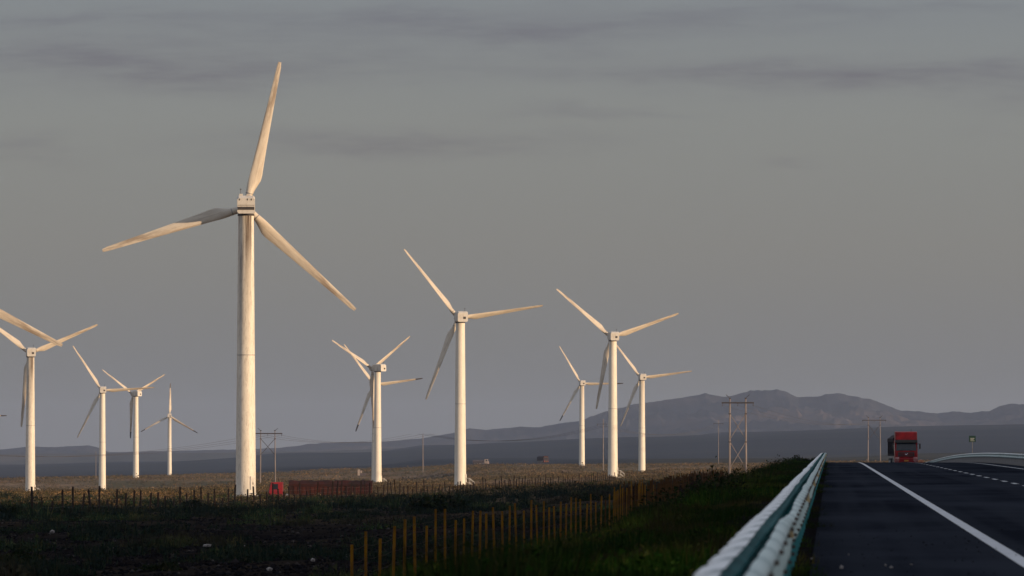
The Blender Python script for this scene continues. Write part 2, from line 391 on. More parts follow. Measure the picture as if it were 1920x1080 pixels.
# ------------------------------------------------------------------ ground
def grow(start, step, g, end):
    a = [start]; st = step
    while a[-1] < end: a.append(a[-1] + st); st *= g
    return a
lp = grow(31, 1.2, 1.075, 22000); ln = grow(18, 0.9, 1.05, 22000)
lv = np.array([-q for q in ln[::-1]] + list(np.arange(-17.2, 30.5, 0.8)) + lp)
sv = np.array([-q for q in grow(60, 12, 1.2, 22000)[::-1]] + list(np.arange(-50, 900, 6.0)) + grow(900, 7, 1.022, 22000))
LL, SS = np.meshgrid(lv, sv)
GX, GY = road_xy(LL, SS)
GZ = ground(GX.ravel(), GY.ravel()) + CZ
gv = np.stack([GX.ravel(), GY.ravel(), GZ], 1)
nl, ns_ = len(lv), len(sv)
ii = np.arange(ns_ - 1)[:, None] * nl + np.arange(nl - 1)[None, :]
gf = np.stack([ii, ii + 1, ii + nl + 1, ii + nl], -1).reshape(-1, 4)
gm, t, b = newmat('ground_soil', (0.1, 0.08, 0.06), 0.95, 0, 0.0)
geo = N(t, 'ShaderNodeNewGeometry'); pos = geo.outputs['Position']
spx = N(t, 'ShaderNodeSeparateXYZ'); L(t, pos, spx.inputs[0])
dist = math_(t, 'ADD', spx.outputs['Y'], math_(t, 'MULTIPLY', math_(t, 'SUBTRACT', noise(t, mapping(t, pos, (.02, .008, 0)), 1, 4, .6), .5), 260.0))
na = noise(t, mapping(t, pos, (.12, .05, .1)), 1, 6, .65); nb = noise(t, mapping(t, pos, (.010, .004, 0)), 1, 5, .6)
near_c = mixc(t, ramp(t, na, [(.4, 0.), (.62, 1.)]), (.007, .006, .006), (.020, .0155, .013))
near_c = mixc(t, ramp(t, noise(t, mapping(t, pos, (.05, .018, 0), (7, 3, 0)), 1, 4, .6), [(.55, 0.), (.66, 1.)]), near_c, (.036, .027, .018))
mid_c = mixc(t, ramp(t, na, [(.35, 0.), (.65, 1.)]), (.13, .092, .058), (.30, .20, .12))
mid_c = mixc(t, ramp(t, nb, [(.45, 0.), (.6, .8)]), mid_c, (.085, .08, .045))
far_shade_c = mixc(t, ramp(t, noise(t, mapping(t, pos, (.0008, .0012, 0)), 1, 6, .65), [(.4, 0.), (.65, 1.)]), (.020, .026, .036), (.034, .038, .044))  # shade lying over the far plain is put into this dark colour
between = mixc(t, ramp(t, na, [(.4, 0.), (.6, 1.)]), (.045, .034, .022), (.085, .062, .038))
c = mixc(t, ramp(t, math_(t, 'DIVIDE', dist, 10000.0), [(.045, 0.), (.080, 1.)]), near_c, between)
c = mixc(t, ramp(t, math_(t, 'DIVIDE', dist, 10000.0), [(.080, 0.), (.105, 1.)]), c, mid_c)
dl = math_(t, 'SUBTRACT', spx.outputs['Y'], math_(t, 'MULTIPLY', spx.outputs['X'], -0.9))
c = mixc(t, ramp(t, math_(t, 'DIVIDE', math_(t, 'ADD', spx.outputs['Y'], math_(t, 'MULTIPLY', nb, 300.)), 10000.0), [(.45, 0.), (.56, 1.)]), c, far_shade_c)
yy = math_(t, 'SUBTRACT', spx.outputs['Y'], math_(t, 'MINIMUM', math_(t, 'MAXIMUM', math_(t, 'MULTIPLY', spx.outputs['X'], 16.0), 0.0), 3600.0))
olive = mixc(t, ramp(t, noise(t, mapping(t, pos, (.003, .002, 0)), 1, 5, .65), [(.4, 0.), (.6, 1.)]), (.040, .038, .030), (.066, .060, .044))
band_ = math_(t, 'MULTIPLY', ramp(t, math_(t, 'DIVIDE', yy, 10000.0), [(.40, 1.), (.52, 0.)]), ramp(t, math_(t, 'DIVIDE', spx.outputs['Y'], 10000.0), [(.43, 0.), (.47, 1.)]), True)
c = mixc(t, band_, c, olive)
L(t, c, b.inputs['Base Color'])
bp = N(t, 'ShaderNodeBump'); bp.inputs['Strength'].default_value = .6; bp.inputs['Distance'].default_value = .25
L(t, noise(t, mapping(t, pos, (1.2, .6, 1)), 1, 6, .7), bp.inputs['Height']); L(t, bp.outputs[0], b.inputs['Normal'])
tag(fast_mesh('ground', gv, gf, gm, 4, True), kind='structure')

# ------------------------------------------------------------------ road
am, t, b = newmat('asphalt', (.03, .03, .034), .95, 0, 0.0)
tcn = N(t, 'ShaderNodeNewGeometry'); pos = tcn.outputs['Position']
rot = N(t, 'ShaderNodeMapping'); rot.inputs['Rotation'].default_value = (0, 0, RA); L(t, pos, rot.inputs['Vector'])
spc = noise(t, mapping(t, pos, (40, 14, 40)), 1, 3, .8)
pat = noise(t, mapping(t, rot.outputs[0], (.16, .035, 0)), 1, 4, .6)
trk = noise(t, mapping(t, rot.outputs[0], (1.1, .006, 0), (3, 0, 0)), 1, 2, .5)
c = mixc(t, ramp(t, pat, [(.42, 0.), (.62, 1.)]), (.010, .012, .018), (.027, .031, .042))  # paler patches also put the road's glare bands into the colour
c = mixc(t, ramp(t, trk, [(.45, 0.), (.6, .5)]), c, (.030, .034, .044))
c = mixc(t, ramp(t, spc, [(.55, 0.), (.75, .5)]), c, (.034, .034, .038))
L(t, c, b.inputs['Base Color'])
L(t, ramp(t, pat, [(.4, .85), (.65, .65)]), b.inputs['Roughness'])
bp = N(t, 'ShaderNodeBump'); bp.inputs['Strength'].default_value = .35; bp.inputs['Distance'].default_value = .01
L(t, spc, bp.inputs['Height']); L(t, bp.outputs[0], b.inputs['Normal'])
M['asphalt'] = am
M['paint'] = varied('road_paint', (.52, .53, .56), (.34, .35, .38), 2.2, .6, lo=.4, hi=.7)
M['gravel'] = varied('shoulder_gravel', (.006, .006, .007), (.015, .013, .013), 9, .95, bump=.8, spec=0.0)
def strip(name, l0, l1, svals, mat, dz, thick=0.0, nl=2):
    ls = np.linspace(l0, l1, nl); A, B = np.meshgrid(ls, svals)
    X, Y = road_xy(A.ravel(), B.ravel())
    Z = road_z(B.ravel()) + CZ + dz
    n = len(ls); m_ = len(svals)
    i = np.arange(m_ - 1)[:, None] * n + np.arange(n - 1)[None, :]
    fs = np.stack([i, i + 1, i + n + 1, i + n], -1).reshape(-1, 4)
    return fast_mesh(name, np.stack([X, Y, Z], 1), fs, mat, 4, True)
sroad = np.array(list(np.arange(-400, 1200, 6.0)) + list(np.arange(1200, 2400, 20.0)))
tag(strip('road', -0.2, 11.0, sroad, am, 0.0, nl=6), kind='structure')
tag(strip('road_shoulder', -1.7, -0.2, sroad, M['gravel'], -0.012, nl=5), kind='structure')
tag(strip('road_median', 11.0, 12.6, sroad, M['gravel'], 0.02, nl=3), kind='structure')
tag(strip('opposite_road', 12.6, 23.2, sroad, am, 0.0, nl=6), kind='structure')
ml = MB()
def paint_quads(l0, l1, segs):
    for a, b_ in segs:
        vs = []
        for s_ in (a, b_):
            for l_ in (l0, l1):
                x, y = road_xy(l_, s_); vs.append((x, y, float(road_z(np.array([s_]))[0]) + CZ + .006))
        ml.add(vs, [(0, 1, 3, 2)])
paint_quads(1.95, 2.12, [(s_, s_ + 6) for s_ in range(0, 1100, 6)])
paint_quads(9.45, 9.60, [(s_, s_ + 6) for s_ in range(0, 1100, 6)])
paint_quads(14.0, 14.15, [(s_, s_ + 6) for s_ in range(0, 1100, 6)])
paint_quads(5.71, 5.86, [(s_, s_ + 6) for s_ in range(8, 1100, 15)])
tag(ml.build('road_markings', M['paint']), kind='structure')

# the same highway far off, swinging away to the left
far_pts = [(1556, 2500, None), (1556, 3200, None), (1530, 4000, 870.2), (1400, 4350, 870.3), (1200, 4420, 870.5), (1000, 4460, 871.3), (860, 4560, 872.6)]
P = []
for i in range(len(far_pts) - 1):
    a, b_ = far_pts[i], far_pts[i + 1]
    for k in range(12):
        f_ = k / 12; x = a[0] + (b_[0] - a[0]) * f_; d = a[1] + (b_[1] - a[1]) * f_
        ya = a[2]; yb = b_[2]
        if ya is None or yb is None:
            X = (x - 960) / F * d; z = gz(X, d) + .3
        else: z = at(x, ya + (yb - ya) * f_, d).z - 0.7
        P.append(Vector(((x - 960) / F * d, d, z)))
ve = []; fe = []
for i, p in enumerate(P):
    q = P[min(i + 1, len(P) - 1)] - P[max(i - 1, 0)]; q.z = 0; q.normalize(); nrm = Vector((-q.y, q.x, 0))
    for k, (o_, dz) in enumerate(((-9, -2.5), (-5.5, 0), (5.5, 0), (9, -2.5))): ve.append(p + nrm * o_ + Vector((0, 0, dz)))
    if i:
        for k in range(3): fe.append(((i - 1) * 4 + k, (i - 1) * 4 + k + 1, i * 4 + k + 1, i * 4 + k))
mbr = MB(); mbr.add(ve, fe); tag(mbr.build('far_road', M['asphalt']), kind='structure')
fr = empty('guardrail', P[50], 'distant pale guardrail, a thin line along the far road', 'guardrail')
fb = MB(); fp = MB(); inv = -P[50]
for side in (-5.7,):
    ring = []
    for i, p in enumerate(P[22:]):
        i += 22
        q = P[min(i + 1, len(P) - 1)] - P[max(i - 1, 0)]; q.z = 0; q.normalize(); nrm = Vector((-q.y, q.x, 0))
        ring.append(p + nrm * -side * -1 + inv)
    for i in range(len(ring) - 1):
        a, b_ = ring[i], ring[i + 1]; up = Vector((0, 0, .42)); lo_ = Vector((0, 0, .30)); th = Vector((0, .12, 0))
        fb.add([a + lo_, b_ + lo_, b_ + lo_ + up, a + lo_ + up, a + lo_ + th, b_ + lo_ + th, b_ + lo_ + up + th, a + lo_ + up + th],
               [(0, 1, 2, 3), (4, 7, 6, 5), (3, 2, 6, 7), (0, 4, 5, 1)])
        fp.box(a + Vector((0, .06, .0)), (.15, .1, 1.0))
fb.build('beam', M['white_metal'], fr); tag(fp.build('post', M['steel'], fr), kind='stuff')

# ------------------------------------------------------------------ mountains (heightfields with real depth)
SIL = [(-700, 842), (-300, 840), (0, 843), (60, 837), (100, 838.5), (165, 835), (180, 838), (205, 848), (300, 846), (430, 843), (520, 840), (560, 836), (580, 832), (640, 829), (700, 828.5),
       (740, 827), (790, 822), (850, 812), (880, 803), (910, 806), (945, 803), (975, 800), (1010, 801), (1060, 792), (1090, 789), (1120, 776), (1150, 768), (1190, 758), (1230, 753), (1270, 747),
       (1300, 741), (1321, 738), (1343, 742.5), (1365, 743), (1389, 738), (1405, 733), (1430, 731.5), (1459, 731), (1475, 735), (1494, 743), (1525, 744.5), (1550, 740), (1572, 738), (1590, 742), (1610, 745), (1638, 751),
       (1662, 761), (1689, 770), (1728, 772), (1745, 776), (1763, 775.5), (1786, 772), (1810, 774), (1833, 773), (1856, 770), (1872, 763), (1895, 758), (1920, 758.5), (1960, 764), (2050, 752), (2200, 770), (2700, 790)]
def mountain(name, sil, dr, d0, d1, c1, c2, c3, rug, seed, nx=620, ny=70):
    xs = np.linspace(sil[0][0], sil[-1][0], nx); ridge_y = np.interp(xs, [p[0] for p in sil], [p[1] for p in sil])
    zr = (HY - ridge_y) / F * dr
    dv = np.concatenate([np.linspace(d0, dr, int(ny * .75)), np.linspace(dr, d1, ny - int(ny * .75) + 1)[1:]])
    XX, DD = np.meshgrid(xs, dv)
    tt = np.where(DD <= dr, (DD - d0) / (dr - d0), 1 - (DD - dr) / (d1 - dr) * .9)
    Xw = (XX - 960) / F * dr * (0.35 + 0.65 * DD / dr)
    base = natural(np.clip(Xw, -1800, 1800), np.full_like(Xw, 13500.0)) - 6
    n = 1 - np.abs(fbm(Xw / 190 + DD / 700, DD / 620, 5, seed)) * 3.2
    n2 = 1 - np.abs(fbm(Xw / 90, DD / 400 + 5, 4, seed + 20)) * 3.0
    prof = tt ** 1.25
    shape = prof * (1 - rug * (1 - n) * (1 - tt ** 6) - rug * .5 * (1 - n2) * (1 - tt ** 8) )
    Z = base + (np.interp(XX, xs, zr) - base) * np.clip(shape, 0, 1)
    jag = ((vnoise(XX / 7.0, DD * 0, seed + 3) - .5) * 1.6 + (vnoise(XX / 16.0, DD * 0, seed + 8) - .5) * 2.2) / F * dr * np.interp(XX, [900, 1250], [.3, 1.0])
    Z = Z + jag * np.clip(tt, 0, 1) ** 4
    i = np.arange(len(dv) - 1)[:, None] * nx + np.arange(nx - 1)[None, :]
    fs = np.stack([i, i + 1, i + nx + 1, i + nx], -1).reshape(-1, 4)
    m, t, b = newmat(name + '_rock', c1, .95, 0, 0.0)
    g = N(t, 'ShaderNodeNewGeometry'); pos = g.outputs['Position']
    n_ = noise(t, mapping(t, pos, (.009, .0015, .02)), 1, 6, .7); n2_ = noise(t, mapping(t, pos, (.0014, .0008, .006), (2, 2, 2)), 1, 4, .6)
    c = mixc(t, ramp(t, n_, [(.38, 0.), (.62, 1.)]), c1, c2); c = mixc(t, ramp(t, n2_, [(.5, 0.), (.66, 1.)]), c, c3)
    L(t, c, b.inputs['Base Color'])
    return tag(fast_mesh(name, np.stack([Xw.ravel(), DD.ravel(), Z.ravel() + CZ], 1), fs, m, 4, True), kind='structure')
mountain('mountains', SIL, 18500, 15000, 20500, (.022, .026, .036), (.050, .050, .058), (.095, .072, .066), .95, 31, 1500, 110)
FOOT = [(-700, 852), (0, 851), (200, 850), (400, 849), (600, 846), (800, 838), (900, 833), (960, 825), (1010, 823), (1080, 826), (1200, 817), (1400, 811), (1600, 806), (1700, 801), (1800, 801), (1870, 797), (1920, 799), (2700, 799)]
mountain('foothills', FOOT, 14800, 13200, 15600, (.040, .044, .044), (.060, .060, .054), (.095, .080, .064), .3, 77, 700, 50)

# unseen range added behind and right of the camera, shaped to shade the foreground
def shade_ridge():
    D = 1500.0; k = D * math.tan(SUN_EL)
    edge = [(-300, -1600), (-190, 100), (-128, 520), (-84, 760), (-44, 900), (-26, 1040), (-10, 1180), (30, 1500), (62, 2000), (95, 2400), (170, 2900), (330, 3500)]
    ex = np.array([e[0] for e in edge], float); ey = np.array([e[1] for e in edge], float)
    ys = np.linspace(-1600, 3500, 260); xs = np.interp(ys, ey, ex)
    hx, hy = sdir.x / math.cos(SUN_EL), sdir.y / math.cos(SUN_EL)
    cx = xs + hx * D; cy = ys + hy * D
    gzv = natural(np.clip(xs, -1000, 1000), np.clip(ys, 300, 4000))
    crest = gzv + k + (fbm(ys / 220, ys * 0, 4, 4)) * 5 + CZ
    crest = crest * sstep(-1600, -1400, ys) * (1 - sstep(3250, 3500, ys)) - 5 * (1 - sstep(-1600, -1400, ys)) - 5 * sstep(3250, 3500, ys)
    offs = np.linspace(-1, 1, 41); V = []
    for o_ in offs:
        h = np.cos(abs(o_) ** 0.9 * math.pi / 2) ** 1.2 if abs(o_) < 1 else 0
        rough = fbm(cx / 120 + o_ * 6, cy / 120, 4, 8) * 26 * min(1, abs(o_) * 4) * (1 - abs(o_))
        wd = 520.0
        V.append(np.stack([cx + o_ * wd * .95, cy - o_ * wd * .2, (crest - (CZ - 6)) * h + (CZ - 8) + rough * (h < .97)], 1))
    V = np.concatenate(V); n = len(ys)
    i = np.arange(40)[:, None] * n + np.arange(n - 1)[None, :]
    fs = np.stack([i, i + 1, i + n + 1, i + n], -1).reshape(-1, 4)
    m = varied('hill_rock', (.12, .09, .07), (.2, .15, .11), .01, .95)
    tag(fast_mesh('shade_hills', V, fs, m, 4, True), kind='structure')
shade_ridge()

# ------------------------------------------------------------------ wind turbines
def blade_mesh(dark_tip, pitch_root, pitch_tip):
    mb = MB(); tip = MB(); nseg = 26; npt = 14
    secs = []
    for i in range(nseg + 1):
        r = 1.05 + (21.0 - 1.05) * i / nseg
        if r < 1.9: ch, th, off = 1.0, 1.0, 0.0
        elif r < 4.4:
            f_ = (r - 1.9) / 2.5; f_ = .7 * f_ + .3 * f_ * f_ * (3 - 2 * f_)
            ch = 1.0 + .85 * f_; th = 1.0 - .62 * f_; off = .20 * f_
        else:
            f_ = (r - 4.4) / 16.6; ch = 1.85 - 1.28 * f_ ** .78; th = .38 - .32 * f_; off = .20
        if r > 20.6: ch *= .72
        ph = R(pitch_root + (pitch_tip - pitch_root) * min(1, max(0, (r - 2) / 14)))
        pts = []
        for k in range(npt):
            a = 2 * math.pi * k / npt
            x = -math.cos(a) * ch / 2; sharp = 1.0 if r < 1.9 else (1 - .55 * max(0, x / (ch / 2)))
            y = math.sin(a) * th / 2 * sharp
            x += off * ch
            pts.append((x * math.cos(ph) - y * math.sin(ph), x * math.sin(ph) + y * math.cos(ph), r))
        secs.append(pts)
    cut = nseg - 4 if dark_tip else nseg
    def loft(m_, a, b_):
        vs = [p for s_ in secs[a:b_ + 1] for p in s_]; fs = []
        for i in range(b_ - a):
            for k in range(npt):
                k2 = (k + 1) % npt; fs.append((i * npt + k, i * npt + k2, (i + 1) * npt + k2, (i + 1) * npt + k))
        fs += [tuple(range(npt)), tuple((b_ - a) * npt + k for k in range(npt))]
        m_.add(vs, fs)
    loft(mb, 0, cut)
    if dark_tip: loft(tip, cut, nseg)
    return mb, tip
def turbine(idx, label, angs, paint='tower', tips=False, pitch=(38, 34), hat='square', group='white wind turbines on the plain', loc=None, scale_pm=None, near=True, bl='blade'):
    x, y, k, hy, yaw = TURB[idx] if idx is not None else loc
    d = F / k; p = at(x, y, d); H = (y - hy) / k
    t = empty('wind_turbine', p, label, 'wind turbine', group, R(yaw))
    rb, rt = (1.42, 1.09)
    tw = MB(); zt = H - 1.25
    zs = [-1.5, 0, .35] + [zt * f_ for f_ in (.1, .25, .5, .75, .98)] + [zt]
    rr = [rb + .03, rb + .03, rb] + [rb + (rt - rb) * f_ for f_ in (.1, .25, .5, .75, .98)] + [rt + .02]
    tw.tube([(0, 0, z) for z in zs], rr, 40)
    tower = tw.build('tower', M[paint], t, True)
    for f_ in (.505,):
        sm = MB(); z = zt * f_; r_ = rb + (rt - rb) * f_
        sm.tube([(0, 0, z - .06), (0, 0, z + .06)], r_ + .022, 40); sm.build('flange', M['seam'], t, True)
    yb = MB(); yb.tube([(0, 0, zt), (0, 0, zt + .28)], 1.16, 32); yb.build('yaw_bearing', M['vent'], t, True)
    # nacelle: bevelled box that narrows to the hub
    nb_ = MB(); z0 = H - 1.0; hh = 2.5; w = 1.22
    def sect(y_, w_, a, b_, c_=.22): return [(-w_, y_, a + c_), (-w_ + c_, y_, a), (w_ - c_, y_, a), (w_, y_, a + c_), (w_, y_, b_ - c_), (w_ - c_, y_, b_), (-w_ + c_, y_, b_), (-w_, y_, b_ - c_)]
    rings = [sect(-3.1, w, z0, z0 + hh - .35), sect(-2.7, w + .03, z0, z0 + hh), sect(.8, w + .03, z0, z0 + hh), sect(1.9, w - .25, z0 + .35, z0 + hh - .3)]
    vs = [q for r_ in rings for q in r_]; fs = [(0, 1, 2, 3, 4, 5, 6, 7), tuple(24 + q for q in range(8))]
    for i in range(3):
        for q in range(8): fs.append((i * 8 + q, i * 8 + (q + 1) % 8, (i + 1) * 8 + (q + 1) % 8, (i + 1) * 8 + q))
    nb_.add(vs, fs); nac = nb_.build('nacelle', M['nacelle'], t)
    if hat == 'band':
        v = MB(); v.box((0, -3.12, z0 + .72), (2.34, .08, .42)); v.build('louvre_band', M['vent'], nac)
        v = MB()
        for q in (-.9, .2, .75): v.box((q, -3.0, z0 + 1.95), (.12, .3, .26))
        v.box((0, -3.11, z0 + 1.15), (2.3, .06, .05)); v.build('lid_catch', M['vent'], nac)
        v = MB(); v.box((-.72, -2.2, z0 + hh + .12), (.5, .9, .28)); v.build('roof_hatch', M['nacelle'], nac, bevel=.04)
        v = MB(); v.box((.35, -2.1, z0 + hh + .1), (.62, .8, .2)); v.build('roof_hatch', M['nacelle'], nac, bevel=.04)
        v = MB(); v.tube([(-.75, -2.6, z0 + hh), (-.75, -2.6, z0 + hh + .9)], .03, 6); v.box((-.75, -2.6, z0 + hh + .9), (.22, .12, .12)); v.build('wind_vane', M['dark_steel'], nac)
    else:
        v = MB(); v.box((.42, -3.1, z0 + .95), (.62, .1, .55)); v.build('vent', M['vent'], nac)
        v = MB(); v.box((.35, -3.02, z0 + 1.85), (.8, .12, .2)); v.build('upper_vent', M['vent'], nac)
        v = MB(); v.tube([(.6, -2.4, z0 + hh), (.6, -2.4, z0 + hh + .7)], .04, 6); v.box((.6, -2.4, z0 + hh + .7), (.3, .1, .1)); v.build('wind_vane', M['dark_steel'], nac)
    hb = MB(); hb.tube([(0, 1.9, H), (0, 2.2, H), (0, 3.2, H), (0, 3.7, H), (0, 3.95, H)], [.85, .98, .95, .6, .1], 20)
    hub = hb.build('hub', M['nacelle'], t, True)
    for tf in (False, True):
        key = (tf, pitch, bl)
        if key in cache: continue
        cc = cache[key] = {}
        mb, tp = blade_mesh(tf, *pitch)
        a = mb.build('blade', M[bl], None, True); cc['m'] = a.data; bpy.data.objects.remove(a)
        if tf:
            a = tp.build('blade_tip', M['tip'], None, True); cc['t'] = a.data; bpy.data.objects.remove(a)
        cl_ = MB(); cl_.tube([(0, 0, 2.0), (0, 0, 2.10)], .53, 20)
        a = cl_.build('root_collar', M['steel'], None, True); cc['c'] = a.data; bpy.data.objects.remove(a)
    for bi, th in enumerate(angs):
        key = (bool(tips) and (tips is True or bi in tips), pitch, bl)
        o = bpy.data.objects.new('blade', cache[key]['m']); col.objects.link(o); o.parent = t
        o.location = (0, 2.75, H); o.rotation_euler = (0, R(90 - th), 0)
        q = bpy.data.objects.new('root_collar', cache[key]['c']); col.objects.link(q); q.parent = o
        if key[0]:
            q = bpy.data.objects.new('blade_tip', cache[key]['t']); col.objects.link(q); q.parent = o
            q['label'] = 'blackened blade tip'
    if near:
        fd = MB(); fd.tube([(0, 0, -1.6), (0, 0, .12), (0, 0, .2)], [2.6, 2.5, 2.2], 28); fd.build('foundation', M['concrete'], t)
        aa = R(-28) if hat != 'band' else R(-48); ca, sa = math.cos(aa), math.sin(aa)
        dr = MB(); dr.box((ca * 1.40, sa * 1.40, 1.95), (.16, .85, 1.9), 0, aa); door = dr.build('door', M['white_metal'], t, bevel=.03)
        hn = MB(); hn.box((ca * 1.50, sa * 1.50 , 1.9), (.06, .12, .3), 0, aa); hn.build('handle', M['vent'], door)
        if hat == 'band':
            q_ = MB(); q_.box((ca * 1.6, sa * 1.6, .55), (.5, .8, .08), 0, aa); q_.box((ca * 1.8, sa * 1.8, .2), (.7, .8, .08), 0, aa); q_.build('entry_steps', M['seam'], t); return t
        st = MB(); ex, ey = ca, sa
        st.box((ca * 1.85, sa * 1.85, .98), (.95, .9, .06), 0, aa)
        for q in range(4): st.box((ca * (2.45 + q * .28), sa * (2.45 + q * .28), .8 - q * .22), (.28, .8, .05), 0, aa)
        for sd_ in (-.42, .42):
            ox, oy = -sa * sd_, ca * sd_
            st.tube([(ca * 1.5 + ox, sa * 1.5 + oy, 1.95), (ca * 2.3 + ox, sa * 2.3 + oy, 1.95), (ca * 3.4 + ox, sa * 3.4 + oy, 1.0)], .045, 6)
            st.tube([(ca * 2.3 + ox, sa * 2.3 + oy, 0), (ca * 2.3 + ox, sa * 2.3 + oy, 1.95)], .04, 6)
            st.tube([(ca * 3.4 + ox, sa * 3.4 + oy, -.4), (ca * 3.4 + ox, sa * 3.4 + oy, 1.0)], .04, 6)
            st.tube([(ca * 2.3 + ox, sa * 2.3 + oy, .9), (ca * 3.4 + ox, sa * 3.4 + oy, 0)], .05, 6)
        st.build('entry_steps', M['white_metal'], t)
    return t
cache = {}
turbine(0, 'nearest and tallest white wind turbine, oil-streaked tower top, beside the side-on red truck', (77.2, 197, 317.2), 'tower_stained', False, (10, 2), 'band')
turbine(1, 'tall middle wind turbine, one blade nearly level to the right, steps at its foot', (128.8, 8.6, 248.4), pitch=(44, 42))
turbine(2, 'wind turbine standing just right of the middle with its raised right blade above the mountains', (139.3, 19.3, 258.6), pitch=(33, 28))
turbine(3, 'smaller wind turbine just right of the larger one, nearest the cross-braced pylon', (127.5, 7.5, 247.5), 'tower_half', pitch=(44, 42), near=False, bl='blade_far')
turbine(4, 'small black-tipped wind turbine close to the distant road, left of the larger one', (120.5, 0.5, 240.5), 'tower_half', (1, 2), (44, 42), near=False, bl='blade_far')
turbine(5, 'wind turbine at the left edge with a brown stained tower top', (143, 23, 264), 'tower_stained', pitch=(30, 24))
turbine(6, 'second turbine tower from the left edge, one blade level across its neighbour', (123.2, 3.5, 243), pitch=(44, 42), near=False, bl='blade_far')
turbine(7, 'third wind turbine from the left, turned sideways with a bluish nacelle flank', (147, 27, 267), 'tower', (2,), (33, 28), bl='blade_far', near=False)
turbine(8, 'farthest and smallest wind turbine, one blade upright, left of the tallest tower', (89, 209, 329), 'tower_half', True, (30, 26), near=False, bl='blade_far')
turbine(9, 'wind turbine behind the long truck, turned sideways so the flank of its nacelle shows', (153, 33, 273), 'tower', (2,), (30, 24), bl='blade_far')
turbine(10, 'wind turbine hidden behind the sideways one, only its lower rotor showing past the tower', (7.5, 127, 249), 'tower_half', (0, 2), (38, 35), near=False, bl='blade_far')
turbine(None, 'close wind turbine mostly out of frame on the left, one large blade reaching in', (-28, 92, 212), 'tower', False, (8, 2), loc=(-130, 936, 13.3, 515, 3))
turbine(None, 'far wind turbine out of frame on the left, only a low blade tip reaching in', (0, 120, 240), 'tower_half', True, (38, 35), loc=(-62, 912, 3.6, 779, 8), near=False, bl='blade_far')

# ------------------------------------------------------------------ guardrails beside the road
def rail_beam(name, l_back, sgn, s0, s1, wide, dent, parent, org, mats, step=0.5):
    """W-shaped beam swept along the road; l_back is the side of the posts, sgn which way it faces"""
    prof = [(0.0, .68), (.35, .678), (.8, .655), (1.0, .625), (.9, .595), (.3, .56), (.15, .535), (.3, .51), (.9, .475), (1.0, .445), (.8, .415), (.35, .395), (0, .38)]
    inner = [(a * .96 - .05, z) for a, z in prof]
    sv_ = np.arange(s0, s1 + .01, step); n = len(prof); mb = MB(); V = []
    for s_ in sv_:
        ph = (s_ / 4.0) % 1.0
        lump = math.sin(ph * math.pi) * .008 + (.010 if ph < .09 else 0)
        wob = float(vnoise(np.array([s_ / 9.]), np.array([l_back * 7.]), 4)[0] - .5) * .03
        dl_, dz_, tw = dent(s_)
        zr_ = float(road_z_line(s_)) + CZ
        for pr in (prof, inner):
            for a, z in pr:
                l_ = l_back + sgn * (a * wide * (1 + (.6 * math.sin(ph * math.pi) - .35) * (wide > .1))) + sgn * (.007 if ph < .09 else 0) + wob + dl_ + tw * (z - .4)
                x, y = road_xy(l_, s_)
                V.append((x - org[0], y - org[1], zr_ + z + lump * .8 + dz_ - org[2]))
    F_ = []; m_ = []
    for i in range(len(sv_) - 1):
        o0, o1 = i * 2 * n, (i + 1) * 2 * n
        for q in range(n - 1):
            F_.append((o0 + q, o0 + q + 1, o1 + q + 1, o1 + q)); m_.append(0 if q in (0, 1, 2) else 1)
            F_.append((o0 + n + q, o1 + n + q, o1 + n + q + 1, o0 + n + q + 1)); m_.append(2)
        F_.append((o0, o1, o1 + n, o0 + n)); m_.append(0)
        F_.append((o0 + n - 1, o0 + 2 * n - 1, o1 + 2 * n - 1, o1 + n - 1)); m_.append(2)
    me = bpy.data.meshes.new(name); me.from_pydata(V, [], F_)
    for q in mats: me.materials.append(q)
    me.polygons.foreach_set('material_index', m_); me.polygons.foreach_set('use_smooth', [True] * len(F_))
    o = bpy.data.objects.new(name, me); col.objects.link(o); o.parent = parent
    return o
